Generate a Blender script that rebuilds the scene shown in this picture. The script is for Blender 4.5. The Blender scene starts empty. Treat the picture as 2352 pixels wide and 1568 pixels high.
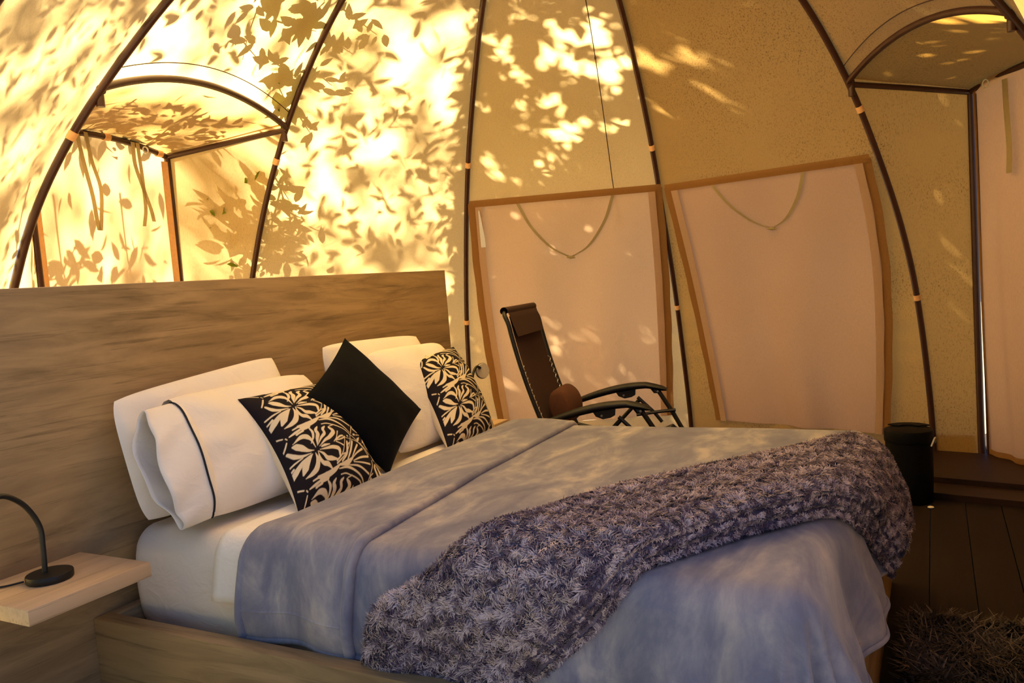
import bpy, math, random
import numpy as np
from mathutils import Matrix, Vector
PI = math.pi
rng = np.random.default_rng(7)
random.seed(7)
SC = bpy.context.scene
COL = SC.collection

# ------------------------------------------------------------------ camera
cam_d = bpy.data.cameras.new('camera'); cam = bpy.data.objects.new('camera', cam_d); COL.objects.link(cam)
CAMP = np.array([-1.5435, -2.2129, 1.2404]); YAW, PIT, ROL, FPX = 0.4891, -0.0744, -0.0761, 1836.98
_F = np.array([math.cos(YAW)*math.cos(PIT), math.sin(YAW)*math.cos(PIT), math.sin(PIT)])
_R0 = np.array([math.sin(YAW), -math.cos(YAW), 0.0]); _U0 = np.cross(_R0, _F)
_R = math.cos(ROL)*_R0 + math.sin(ROL)*_U0; _U = -math.sin(ROL)*_R0 + math.cos(ROL)*_U0
cam.matrix_world = Matrix([[_R[0], _U[0], -_F[0], CAMP[0]], [_R[1], _U[1], -_F[1], CAMP[1]], [_R[2], _U[2], -_F[2], CAMP[2]], [0, 0, 0, 1]])
cam_d.sensor_width = 36; cam_d.lens = FPX/2352*36; cam_d.clip_start = 0.02; cam_d.clip_end = 200
SC.camera = cam

# ------------------------------------------------------------------ light and exposure
SC.view_settings.view_transform = 'Standard'; SC.view_settings.look = 'None'
SC.view_settings.gamma = 1.0; SC.view_settings.use_curve_mapping = False
SC.view_settings.exposure = 1.5
SC.cycles.max_bounces = 10; SC.cycles.diffuse_bounces = 7; SC.cycles.glossy_bounces = 3
SC.cycles.sample_clamp_indirect = 12
SUN_AZ, SUN_EL = math.radians(84), math.radians(43)
SUNV = np.array([math.cos(SUN_EL)*math.cos(SUN_AZ), math.cos(SUN_EL)*math.sin(SUN_AZ), math.sin(SUN_EL)])
sun_d = bpy.data.lights.new('sun', 'SUN'); sun = bpy.data.objects.new('sun', sun_d); COL.objects.link(sun)
sun_d.energy = 21.0; sun_d.angle = math.radians(0.8); sun_d.color = (1.0, 0.88, 0.66)
sun.rotation_euler = Vector(SUNV).to_track_quat('Z', 'Y').to_euler()
world = bpy.data.worlds.new('sky'); SC.world = world; world.use_nodes = True
_nt = world.node_tree; _bg = _nt.nodes['Background']
_tc = _nt.nodes.new('ShaderNodeTexCoord'); _sp = _nt.nodes.new('ShaderNodeSeparateXYZ'); _rp = _nt.nodes.new('ShaderNodeValToRGB')
_nt.links.new(_tc.outputs['Generated'], _sp.inputs[0]); _nt.links.new(_sp.outputs['Z'], _rp.inputs[0]); _nt.links.new(_rp.outputs[0], _bg.inputs[0])
_rp.color_ramp.elements[0].position = 0.0; _rp.color_ramp.elements[0].color = (0.40, 0.56, 1.0, 1)
_rp.color_ramp.elements[1].position = 0.7; _rp.color_ramp.elements[1].color = (0.32, 0.47, 1.0, 1)
_bg.inputs[1].default_value = 0.22

# ------------------------------------------------------------------ helpers
WORLD = {}
def empty(name, loc=(0, 0, 0), rz=0.0, parent=None):
    o = bpy.data.objects.new(name, None); COL.objects.link(o)
    o.location = loc; o.rotation_euler = (0, 0, rz); o.empty_display_size = 0.1
    WORLD[o] = Matrix.Translation(loc) @ Matrix.Rotation(rz, 4, 'Z')
    if parent: adopt(o, parent)
    return o
def adopt(o, parent):
    o.parent = parent; o.matrix_parent_inverse = WORLD.get(parent, Matrix.Identity(4)).inverted()
def tag(o, label=None, cat=None, group=None, kind=None):
    if label: o['label'] = label
    if cat: o['category'] = cat
    if group: o['group'] = group
    if kind: o['kind'] = kind
    return o
def thing(name, loc, label, cat, group=None, rz=0.0):
    return tag(empty(name, loc, rz), label, cat, group)
def mk(name, V, Fc, m, parent=None, smooth=True, sharp=None, midx=None):
    me = bpy.data.meshes.new(name)
    V = np.asarray(V, float)
    if isinstance(Fc, np.ndarray):
        n, k = Fc.shape
        me.vertices.add(len(V)); me.vertices.foreach_set('co', V.ravel())
        me.loops.add(n*k); me.loops.foreach_set('vertex_index', Fc.ravel().astype(np.int32))
        me.polygons.add(n); me.polygons.foreach_set('loop_start', (np.arange(n)*k).astype(np.int32))
        me.update(calc_edges=True); me.validate()
    else:
        me.from_pydata([tuple(v) for v in V], [], [tuple(f) for f in Fc])
    for mm in (m if isinstance(m, (list, tuple)) else [m]): me.materials.append(mm)
    if midx is not None: me.polygons.foreach_set('material_index', np.asarray(midx, np.int32))
    me.polygons.foreach_set('use_smooth', np.full(len(me.polygons), bool(smooth)))
    if sharp: me.set_sharp_from_angle(angle=math.radians(sharp))
    me.update()
    o = bpy.data.objects.new(name, me); COL.objects.link(o)
    if parent: adopt(o, parent)
    return o
class MB:
    """collects shapes; build() links them as one mesh"""
    def __init__(s): s.v = []; s.f = []; s.n = 0
    def add(s, V, Fc):
        V = [tuple(map(float, v)) for v in V]
        s.v += V; s.f += [tuple(int(i)+s.n for i in f) for f in Fc]; s.n += len(V); return s
    def tube(s, pts, r, k=10, caps=True, closed=False):
        V, Fc = tube_geo(pts, r, k, caps, closed); return s.add(V, Fc)
    def box(s, lo, hi, M=None, bev=0.0):
        V, Fc = box_geo(lo, hi, bev)
        if M is not None: V = [tuple(M @ Vector(v)) for v in V]
        return s.add(V, Fc)
    def build(s, name, m, parent=None, smooth=True, sharp=40): return mk(name, s.v, s.f, m, parent, smooth, sharp)
def tube_geo(pts, r, k=10, caps=True, closed=False):
    P = np.asarray(pts, float); n = len(P); rr = np.full(n, r) if np.isscalar(r) else np.asarray(r, float)
    T = np.gradient(P, axis=0) if not closed else (np.roll(P, -1, 0)-np.roll(P, 1, 0))
    T /= np.linalg.norm(T, axis=1)[:, None]+1e-12
    a = np.array([0, 0, 1.0]) if abs(T[0][2]) < .9 else np.array([1.0, 0, 0])
    N = np.cross(T[0], a); N /= np.linalg.norm(N); V = []
    for i in range(n):
        N = N-T[i]*(N@T[i]); N /= np.linalg.norm(N); B = np.cross(T[i], N)
        for j in range(k):
            t = 2*PI*j/k; V.append(P[i]+rr[i]*(math.cos(t)*N+math.sin(t)*B))
    Fc = []
    for i in range(n if closed else n-1):
        i2 = (i+1) % n
        for j in range(k):
            j2 = (j+1) % k; Fc.append((i*k+j, i*k+j2, i2*k+j2, i2*k+j))
    if caps and not closed:
        Fc.append(tuple(range(k-1, -1, -1))); Fc.append(tuple((n-1)*k+j for j in range(k)))
    return V, Fc
def box_geo(lo, hi, b=0.0):
    x0, y0, z0 = lo; x1, y1, z1 = hi
    if b <= 0:
        V = [(x0,y0,z0),(x1,y0,z0),(x1,y1,z0),(x0,y1,z0),(x0,y0,z1),(x1,y0,z1),(x1,y1,z1),(x0,y1,z1)]
        return V, [(3,2,1,0),(4,5,6,7),(0,1,5,4),(1,2,6,5),(2,3,7,6),(3,0,4,7)]
    import bmesh
    bm = bmesh.new(); bmesh.ops.create_cube(bm, size=1.0)
    for v in bm.verts: v.co = Vector((x0+(v.co.x+.5)*(x1-x0), y0+(v.co.y+.5)*(y1-y0), z0+(v.co.z+.5)*(z1-z0)))
    bmesh.ops.bevel(bm, geom=bm.edges[:], offset=b, segments=2, profile=.5, affect='EDGES')
    bm.verts.index_update(); V = [tuple(v.co) for v in bm.verts]; Fc = [tuple(v.index for v in f.verts) for f in bm.faces]
    bm.free(); return V, Fc
def box(name, lo, hi, m, parent=None, bev=0.003, M=None):
    return MB().box(lo, hi, M, bev).build(name, m, parent, True, 30)
def tube(name, pts, r, m, parent=None, k=10, closed=False): return MB().tube(pts, r, k, True, closed).build(name, m, parent)
def lathe_geo(prof, k=32, c=(0, 0, 0)):
    V = []; Fc = []; n = len(prof)
    for (r, z) in prof:
        for j in range(k):
            t = 2*PI*j/k; V.append((c[0]+r*math.cos(t), c[1]+r*math.sin(t), c[2]+z))
    for i in range(n-1):
        for j in range(k):
            j2 = (j+1) % k; Fc.append((i*k+j, i*k+j2, (i+1)*k+j2, (i+1)*k+j))
    Fc.append(tuple(range(k-1, -1, -1))); Fc.append(tuple((n-1)*k+j for j in range(k)))
    return V, Fc
def grid_faces(nu, nv):
    i, j = np.meshgrid(np.arange(nu-1), np.arange(nv-1), indexing='ij'); a = i*nv+j
    return np.stack([a, a+nv, a+nv+1, a+1], -1).reshape(-1, 4)
def smooth_path(pts, n):
    """Catmull-Rom through pts"""
    P = np.asarray(pts, float); Q = np.vstack([2*P[0]-P[1], P, 2*P[-1]-P[-2]]); out = []
    for s in np.linspace(0, len(P)-1-1e-9, n):
        i = int(s); t = s-i; a, b, c, d = Q[i], Q[i+1], Q[i+2], Q[i+3]
        out.append(.5*((2*b)+(-a+c)*t+(2*a-5*b+4*c-d)*t*t+(-a+3*b-3*c+d)*t**3))
    return np.array(out)
_wp = rng.uniform(0, 2*PI, (40, 3)); _wd = rng.normal(size=(40, 3)); _wd /= np.linalg.norm(_wd, axis=1)[:, None]
def wob(X, f, k0=0, n=8):
    """smooth pseudo noise in about [-1, 1]"""
    X = np.asarray(X, float); o = 0
    for k in range(k0, k0+n): o = o+np.sin(X @ _wd[k % 40]*f*(.6+.8*((k*7) % 5)/5)+_wp[k % 40, 0])
    return o/n*1.6

# ------------------------------------------------------------------ materials
def mat(name):
    m = bpy.data.materials.new(name); m.use_nodes = True
    nt = m.node_tree; b = nt.nodes['Principled BSDF']; return m, nt, b
def N(nt, t, **kw):
    n = nt.nodes.new('ShaderNode'+t)
    for k, v in kw.items():
        if k in n.inputs: n.inputs[k].default_value = v
        else: setattr(n, k, v)
    return n
def coords(nt, scale=(1, 1, 1), rot=(0, 0, 0)):
    tc = N(nt, 'TexCoord'); mp = N(nt, 'Mapping'); mp.inputs['Scale'].default_value = scale; mp.inputs['Rotation'].default_value = rot
    nt.links.new(tc.outputs['Object'], mp.inputs[0]); return mp.outputs[0]
def noise(nt, co, scale, detail=4, rough=.55, dist=0.0):
    n = N(nt, 'TexNoise'); n.inputs['Scale'].default_value = scale; n.inputs['Detail'].default_value = detail
    n.inputs['Roughness'].default_value = rough; n.inputs['Distortion'].default_value = dist
    nt.links.new(co, n.inputs['Vector']); return n.outputs['Fac']
def ramp(nt, fac, stops):
    r = N(nt, 'ValToRGB'); e = r.color_ramp.elements
    while len(e) < len(stops): e.new(.5)
    for k, (p, c) in enumerate(stops):
        e[k].position = p; e[k].color = (*c, 1) if not np.isscalar(c) else (c, c, c, 1)
    nt.links.new(fac, r.inputs[0]); return r.outputs[0]
def mixc(nt, fac, a, b, mode='MIX'):
    m = N(nt, 'Mix'); m.data_type = 'RGBA'; m.blend_type = mode
    for s, v in ((0, fac), (6, a), (7, b)):
        if hasattr(v, 'is_linked'): nt.links.new(v, m.inputs[s])
        elif s == 0: m.inputs[0].default_value = v
        else: m.inputs[s].default_value = (*v, 1)
    return m.outputs[2]
def bump(nt, b, h, strength=.3, dist=.01):
    bp = N(nt, 'Bump'); bp.inputs['Strength'].default_value = strength; bp.inputs['Distance'].default_value = dist
    nt.links.new(h, bp.inputs['Height']); nt.links.new(bp.outputs[0], b.inputs['Normal']); return bp
def plain(name, c, rough=.6, metal=0.0, var=.12, scale=20, bmp=0.0, sheen=0.0, spec=.5):
    m, nt, b = mat(name); co = coords(nt)
    f = noise(nt, co, scale, 5)
    col = ramp(nt, f, [(.25, tuple(x*(1-var) for x in c)), (.75, tuple(min(1, x*(1+var)) for x in c))])
    nt.links.new(col, b.inputs['Base Color']); b.inputs['Roughness'].default_value = rough; b.inputs['Metallic'].default_value = metal
    b.inputs['Specular IOR Level'].default_value = spec
    if sheen: b.inputs['Sheen Weight'].default_value = sheen
    if bmp: bump(nt, b, noise(nt, co, scale*8, 3), bmp, .004)
    return m
def wood(name, dark, light, axis='x', scale=1.0, rough=.5, contrast=1.0):
    m, nt, b = mat(name); s = {'x': (1.2, 9, 9), 'y': (9, 1.2, 9), 'z': (9, 9, 1.2)}[axis]
    co = coords(nt, tuple(v*scale for v in s))
    f1 = noise(nt, co, 1.5, 8, .62, 1.2); co2 = coords(nt, tuple(v*scale*.35 for v in s)); f2 = noise(nt, co2, 1.3, 5, .6, .6)
    s3 = {'x': (1.5, 40, 40), 'y': (40, 1.5, 40), 'z': (40, 40, 1.5)}[axis]; co3 = coords(nt, s3); f3 = noise(nt, co3, 1.6, 6, .7, .3)
    c1 = ramp(nt, f1, [(.28, dark), (.45, tuple((a+b_)/2 for a, b_ in zip(dark, light))), (.62, light)])
    c2 = mixc(nt, ramp(nt, f2, [(.35, .0), (.65, .55)]), c1, tuple(x*1.12 for x in light))
    c3 = mixc(nt, ramp(nt, f3, [(.31, .6), (.46, .0)]), c2, tuple(x*.55 for x in dark))
    nt.links.new(c3, b.inputs['Base Color']); b.inputs['Roughness'].default_value = rough; b.inputs['Specular IOR Level'].default_value = .25
    bump(nt, b, f3, .12, .003); return m
def canvas(name, col, trans=.55, specks=.0, weave=1.0, tcol=None):
    """thin cloth that lets light through: diffuse plus translucent, with a weave and mildew specks"""
    m, nt, b = mat(name); nt.nodes.remove(b); out = nt.nodes['Material Output']
    co = coords(nt)
    blot = noise(nt, co, 2.3, 5, .6)
    fine = noise(nt, coords(nt, (60, 60, 16)), 3.0, 4, .6)
    base = mixc(nt, ramp(nt, blot, [(.3, 0.0), (.75, .45)]), col, tuple(c*s for c, s in zip(col, (.93, .86, .74))))
    base = mixc(nt, ramp(nt, fine, [(.35, .28*weave), (.6, 0.0)]), base, tuple(c*.72 for c in col))
    if specks:
        sp = noise(nt, coords(nt, (1, 1, .6)), 130, 4, .65); big = noise(nt, co, 1.7, 3, .5)
        ms = ramp(nt, sp, [(.52, 0.0), (.68, 1.0)])
        mk_ = N(nt, 'Math', operation='MULTIPLY'); nt.links.new(ms, mk_.inputs[0]); nt.links.new(ramp(nt, big, [(.38, .12*specks), (.62, specks)]), mk_.inputs[1])
        base = mixc(nt, mk_.outputs[0], base, tuple(c*s for c, s in zip(col, (.42, .36, .34))))
    d = N(nt, 'BsdfDiffuse'); t = N(nt, 'BsdfTranslucent'); mx = N(nt, 'MixShader'); mx.inputs[0].default_value = trans
    nt.links.new(base, d.inputs[0])
    if tcol is None: nt.links.new(base, t.inputs[0])
    else: nt.links.new(mixc(nt, 1.0, base, tcol, 'MULTIPLY'), t.inputs[0])
    bp = N(nt, 'Bump'); bp.inputs['Strength'].default_value = .25; bp.inputs['Distance'].default_value = .004
    nt.links.new(fine, bp.inputs['Height']); nt.links.new(bp.outputs[0], d.inputs['Normal'])
    nt.links.new(d.outputs[0], mx.inputs[1]); nt.links.new(t.outputs[0], mx.inputs[2]); nt.links.new(mx.outputs[0], out.inputs[0])
    return m

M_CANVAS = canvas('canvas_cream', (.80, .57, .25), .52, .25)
M_CANVAS_S = canvas('canvas_speckled_shaded', (.48, .295, .09), .44, 1.0)  # mildew specks, plus a base colour darkened for the shaded right side
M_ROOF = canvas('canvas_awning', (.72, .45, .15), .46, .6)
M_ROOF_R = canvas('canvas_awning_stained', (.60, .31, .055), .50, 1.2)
M_FLAP2 = canvas('curtain_cotton_shaded', (.55, .345, .185), .42, .12, .8)  # same curtain cotton with the right side's shade put into its colour
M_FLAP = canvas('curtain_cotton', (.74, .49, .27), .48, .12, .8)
M_FRONT = canvas('canvas_pale', (.76, .52, .24), .5, .05)
M_BIND = canvas('binding_tape', (.33, .175, .065), .3, .1)
M_EDGE = canvas('edge_strip_cloth', (.62, .45, .34), .4, .0)
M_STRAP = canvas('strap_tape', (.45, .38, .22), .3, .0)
M_BAND = plain('band_webbing', (.78, .46, .22), .8, var=.1, scale=60)
M_POLE = plain('pole_brown_enamel', (.042, .012, .007), .42, var=.25, scale=14)
M_VINYL = plain('vinyl_glint_pale', (.70, .72, .82), .15, var=.05)
M_WOOD = wood('laminate_oak', (.165, .110, .052), (.40, .272, .132), 'x', 1.0, .5)
M_WOODY = wood('laminate_oak_rail', (.165, .110, .052), (.40, .272, .132), 'y', 1.0, .5)
M_SHELF = wood('laminate_oak_pale', (.42, .29, .16), (.62, .45, .27), 'x', .9, .45)
M_PLANK = wood('floor_stained_plank', (.006, .0028, .0018), (.014, .0065, .004), 'x', .8, .75)
M_SILL = wood('sill_stained_board', (.013, .006, .0036), (.028, .013, .007), 'y', .8, .5)
M_BLACK = plain('black_metal', (.004, .004, .004), .5, var=.2, scale=40)
M_BLACKP = plain('black_plastic', (.0055, .0055, .0055), .5, var=.2, scale=30)
M_BIN = plain('black_bin_plastic', (.003, .003, .0034), .6, var=.2, scale=30, spec=.15)
M_CHAIRT = plain('grey_black_tube', (.008, .0075, .006), .4, var=.2, scale=30)
M_SLING = plain('brown_sling_mesh', (.042, .0145, .007), .9, var=.15, scale=220, bmp=.2)
M_ROLL = plain('brown_headrest', (.10, .034, .013), .9, var=.15, scale=120, bmp=.2)
M_LACE = plain('elastic_lace', (.42, .40, .36), .6)
M_SCREW = plain('steel_screw', (.6, .6, .6), .3, metal=1.0)
M_RING = plain('pale_ring', (.8, .78, .7), .4)
M_CREAM = plain('cream_cotton', (.80, .72, .56), .9, var=.05, scale=30, bmp=.15)
M_VELVET = plain('black_velvet', (.0035, .0042, .0050), .95, var=.5, scale=9, sheen=.02, spec=.1)
M_PIPING = plain('black_piping', (.008, .008, .012), .8)
M_DISC = plain('lamp_diffuser_grey', (.62, .57, .44), .5, var=.05)
M_GROUND = plain('ground_soil', (.16, .14, .10), .95, var=.4, scale=3)
M_BARK = plain('tree_bark', (.12, .08, .05), .9, var=.3, scale=12)

def cotton(name, c):
    m, nt, b = mat(name); co = coords(nt)
    f = noise(nt, coords(nt, (7, 7, 12)), 1.4, 3, .5, .8); g = noise(nt, co, 300, 2)
    nt.links.new(ramp(nt, noise(nt, co, 5, 3), [(.3, tuple(x*.96 for x in c)), (.7, c)]), b.inputs['Base Color'])
    b.inputs['Roughness'].default_value = .85; b.inputs['Specular IOR Level'].default_value = .2
    mx = N(nt, 'Math', operation='ADD'); g2 = N(nt, 'Math', operation='MULTIPLY'); nt.links.new(g, g2.inputs[0]); g2.inputs[1].default_value = .06
    nt.links.new(f, mx.inputs[0]); nt.links.new(g2.outputs[0], mx.inputs[1])
    bump(nt, b, mx.outputs[0], .30, .02); return m
M_SHEET = cotton('fitted_sheet_cotton', (.80, .73, .63))
M_WHITE = cotton('white_cotton', (.90, .86, .79))
def fleece(name):
    m, nt, b = mat(name)
    f = noise(nt, coords(nt, (1.2, 2.4, 1.4), (0, 0, .5)), 2.3, 7, .6, 1.0); g = noise(nt, coords(nt, (1, 1.8, 1)), 8, 6, .65, .6)
    fine = noise(nt, coords(nt), 420, 2)
    add = N(nt, 'Math', operation='MULTIPLY_ADD'); nt.links.new(g, add.inputs[0]); add.inputs[1].default_value = .35; nt.links.new(f, add.inputs[2])
    col = ramp(nt, add.outputs[0], [(.44, (.135, .142, .215)), (.62, (.205, .212, .285)), (.72, (.29, .288, .34)), (.86, (.46, .43, .42))])
    nt.links.new(col, b.inputs['Base Color']); b.inputs['Roughness'].default_value = .9; b.inputs['Specular IOR Level'].default_value = .15
    b.inputs['Sheen Weight'].default_value = .25; b.inputs['Sheen Roughness'].default_value = .5
    bump(nt, b, fine, .35, .003); return m
M_FLEECE = fleece('fleece_blue_grey')
def attr_mat(name, attr, rough=.9, sheen=0.0, trans=0.0):
    m, nt, b = mat(name); a = N(nt, 'Attribute', attribute_name=attr)
    nt.links.new(a.outputs['Color'], b.inputs['Base Color']); b.inputs['Roughness'].default_value = rough
    b.inputs['Specular IOR Level'].default_value = .2
    if sheen: b.inputs['Sheen Weight'].default_value = sheen
    return m, nt, b
M_PRINT, _nt2, _b2 = attr_mat('printed_cushion_cloth', 'print'); bump(_nt2, _b2, noise(_nt2, coords(_nt2), 350, 2), .2, .002)
M_PILE, _, _ = attr_mat('throw_pile', 'tint', .95, .15)
M_RUGPILE, _, _ = attr_mat('rug_pile', 'tint', .8)
M_THROWBASE = plain('throw_backing', (.16, .14, .21), .95, var=.4, scale=40)
M_RUGBASE = plain('rug_backing', (.012, .011, .010), .95)
def leafmat():
    m, nt, b = mat('leaf_green'); nt.nodes.remove(b); out = nt.nodes['Material Output']
    d = N(nt, 'BsdfDiffuse'); t = N(nt, 'BsdfTranslucent'); mx = N(nt, 'MixShader'); mx.inputs[0].default_value = .5
    col = ramp(nt, noise(nt, coords(nt), 4, 3), [(.3, (.10, .17, .02)), (.7, (.24, .30, .04))])
    nt.links.new(col, d.inputs[0]); nt.links.new(col, t.inputs[0])
    nt.links.new(d.outputs[0], mx.inputs[1]); nt.links.new(t.outputs[0], mx.inputs[2]); nt.links.new(mx.outputs[0], out.inputs[0]); return m
M_LEAF = leafmat()
# ------------------------------------------------------------------ the dome: poles on meridians, canvas gores between them
CEN = np.array([1.654, -0.810, 0.0]); RB, HD, EN, EM = 2.551, 3.19, 1.882, 2.023
ANG = [122.93, 80.44, 41.89, 5.29, -33.30, -67.4, -101.4, -135.0, 157.0]      # degrees, P1..P5 in view, then round the back
DELTA = {8: [(0, .0), (.8, .10), (1.5, .13), (2.8, .13)],
         0: [(1.37, .001), (1.6, .021), (1.82, .022), (1.965, .011), (2.12, .003), (2.25, -.014), (2.48, -.018)],
         2: [(.6, .0), (.97, .02), (1.557, .005), (2.054, .005), (2.465, -.03), (2.82, -.019)],
         3: [(.08, .12), (.6, .032), (1.02, -.01), (1.64, -.07), (2.03, -.05), (2.25, -.04), (2.51, -.02), (2.77, .01)],
         4: [(.18, -.058), (.51, -.053), (.82, -.035), (1.13, -.011), (1.47, .001), (1.775, .005), (2.03, .023), (2.21, .038), (2.38, .046), (2.57, .066)]}
def prof(z): return RB*np.clip(1-np.clip(np.asarray(z, float)/HD, 0, .999)**EN, 1e-6, 1)**(1/EM)
def rad(i, z):
    r = prof(z)
    if i in DELTA:
        zz, dd = zip(*DELTA[i]); dlt = sum(np.interp(np.asarray(z)+o, zz, dd) for o in (-.12, -.06, 0, .06, .12))/5
        r = r+dlt*np.clip((3.1-np.asarray(z))/.5, 0, 1)
    return r
def pole_pt(i, z, dr=0.0):
    a = math.radians(ANG[i % 9]); r = rad(i % 9, z)+dr; z = np.asarray(z, float)
    return np.stack([CEN[0]+r*math.cos(a), CEN[1]+r*math.sin(a), z+0*r], -1)
OFF = .022                                                                   # canvas lies just outside the poles
def gore_pt(i, t, z, dr=OFF):
    t = np.asarray(t, float)[..., None]
    return (1-t)*pole_pt(i, z, dr)+t*pole_pt(i+1, z, dr)
ZT = 3.02
J0, J1 = pole_pt(0, 2.15), pole_pt(1, 2.2)                                     # arch ends, left bay
K0, K1 = np.array([.80, 1.555, 2.12]), np.array([1.76, 1.74, 2.12])
J4, J5 = pole_pt(4, 2.17), pole_pt(5, 2.17)
_o = np.array([.488, -.571, 0.])
K4, K5 = np.array([3.73, -2.424, 2.10]), np.array([J5[0]+_o[0], J5[1]+_o[1], 2.10])
RISE = .125
def arch_pt(A, B, t, dr=0.0, rise=RISE):
    t = np.asarray(t, float)[..., None]; mid = (A+B)/2-CEN; mid[2] = 0; out = mid/np.linalg.norm(mid)
    return (1-t)*A+t*B+np.array([0, 0, 1.])*(4*rise*t*(1-t))+out*dr

def gore(name, i, m, win=None, lo=.0, nu=40, nz=60, flop=.0):
    """one canvas panel; win = ((t,z) of the four window corners) leaves a hole that a curtain covers"""
    zs = np.concatenate([np.linspace(lo, 2.0, nz), np.linspace(2.0, ZT, nz//2)[1:]])
    if win:
        (tl1, zt), (tr1, _), (tl0, zb), (tr0, _) = win
        zs = np.unique(np.concatenate([np.linspace(lo, zb, 4), np.linspace(zb, zt, nz-10), np.linspace(zt, ZT, 36)]))
    V = []; a1, a2 = 6, nu-6
    for z in zs:
        if win:
            f = np.clip((z-zb)/(zt-zb), 0, 1); tl = tl0+f*(tl1-tl0); tr = tr0+f*(tr1-tr0)
            t = np.concatenate([np.linspace(0, tl, a1+1), np.linspace(tl, tr, a2-a1+1)[1:], np.linspace(tr, 1, nu-a2+1)[1:]])
        else: t = np.linspace(0, 1, nu+1)
        P = gore_pt(i, t, np.full(nu+1, z))
        mid = (pole_pt(i, z)+pole_pt(i+1, z))/2-CEN; mid[2] = 0; nrm = mid/np.linalg.norm(mid)
        e = (4*t*(1-t))
        w = .010*wob(P*np.array([1, 1, .45]), 5.0, 3)*e**.5+.005*wob(P*np.array([1, 1, 1.3]), 17, 11)*e**.5
        # slack wrinkles pulled towards the lower pole edges
        w = w+.007*np.sin(z*30+9*t+3*np.sin(9*z))*(np.exp(-(t/.14)**2)+np.exp(-((1-t)/.14)**2))*np.clip((1.5-z)/.7, 0, 1)*np.clip(t*25, 0, 1)*np.clip((1-t)*25, 0, 1)
        if win: w = w*.75
        w = w+.02*e*np.clip((1.2-z), 0, 1)*flop
        V.append(P+nrm*(w[:, None]))
    V = np.array(V); nz_ = len(zs); Fc = grid_faces(nz_, nu+1)
    if win:
        r = Fc[:, 0]//(nu+1); c = Fc[:, 0] % (nu+1); zc = (zs[r]+zs[np.minimum(r+1, nz_-1)])/2
        Fc = Fc[~((c >= a1) & (c < a2) & (zc > zb) & (zc < zt))]
    return tag(mk(name, V.reshape(-1, 3), Fc, m), kind='structure')
def gore_over_arch(name, i, A, B, m, nu=40, ns=34):
    t = np.linspace(0, 1, nu+1); S = np.linspace(0, 1, ns); V = []
    base = arch_pt(A, B, t, OFF); zA = base[:, 2]
    b0 = gore_pt(i, t, zA); off = base-b0
    for s in S:
        z = zA+(ZT-zA)*s; P = gore_pt(i, t, z)+off*((1-s)**3)[..., None] if np.ndim(s) else gore_pt(i, t, z)+off*(1-s)**3
        w = .008*wob(P, 4.0, 5)*(4*t*(1-t))**.5*(s > 0)
        mid = (pole_pt(i, 2.)+pole_pt(i+1, 2.))/2-CEN; mid[2] = 0; V.append(P+mid/np.linalg.norm(mid)*w[:, None])
    return tag(mk(name, np.array(V).reshape(-1, 3), grid_faces(ns, nu+1), m), kind='structure')
WIN2 = ((.052, 1.785), (.972, 1.785), (.156, .16), (.890, .16))
WIN3 = ((.077, 1.775), (.937, 1.775), (.167, .13), (.828, .13))
gore('wall_back', 1, M_CANVAS, flop=.6)
gore('wall_back_right', 2, M_CANVAS, WIN2)
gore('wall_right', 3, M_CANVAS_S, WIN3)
gore('wall_left', 8, M_CANVAS)
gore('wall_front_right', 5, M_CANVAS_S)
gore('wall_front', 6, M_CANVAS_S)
gore_over_arch('wall_back_left', 0, J0, J1, M_CANVAS)
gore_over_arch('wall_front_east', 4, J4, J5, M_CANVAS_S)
# the entrance bay beside the photographer stands open below its arch
J7, J8 = pole_pt(7, 2.25), pole_pt(8, 2.25)
gore_over_arch('wall_entrance', 7, J7, J8, M_CANVAS)
_a = np.linspace(0, 2*PI, 41)[:-1]; _v = [(CEN[0], CEN[1], 3.12)]; _f = []
for rr, zz in ((.45, 3.10), (.92, 3.0)):
    for a in _a: _v.append((CEN[0]+rr*math.cos(a), CEN[1]+rr*math.sin(a), zz))
for k in range(40):
    k2 = (k+1) % 40; _f.append((0, 1+k, 1+k2)); _f.append((1+k, 41+k, 41+k2, 1+k2))
tag(mk('ceiling', _v, _f, M_CANVAS), kind='structure')

# poles with their peach webbing bands
def band(i, z, parent, h=.030):
    c = pole_pt(i, np.linspace(z-h/2, z+h/2, 5)); tube('webbing_band', c, .0195, M_BAND, parent, 14)
def pole(i, label, zmin=.0, bands=(2.03, .97)):
    t = thing('tent_pole', tuple(pole_pt(i, zmin)), label, 'tent pole', 'curved brown dome poles')
    tube('pole_tube', pole_pt(i, np.linspace(zmin, 3.03, 60)), .0165, M_POLE, t, 12)
    for z in bands: band(i, z, t)
    if zmin < .3: box('base_plate', tuple(pole_pt(i, zmin)-[.04, .04, .0]), tuple(pole_pt(i, zmin)+[.04, .04, .02]), M_POLE, t, .002)
    return t
pole(0, 'brown curved pole left of the arched bay behind the headboard', bands=(1.965, .97))
pole(1, 'brown curved pole right of the arched bay behind the headboard')
pole(2, 'brown curved pole beside the right end of the headboard')
pole(3, 'brown curved pole between the two pink window curtains')
pole(4, 'brown curved pole behind the black bin, at the door bay')
pole(5, 'brown curved pole on the far side of the door bay')
pole(8, 'brown pole edge in the upper left corner, left of the headboard')

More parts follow.
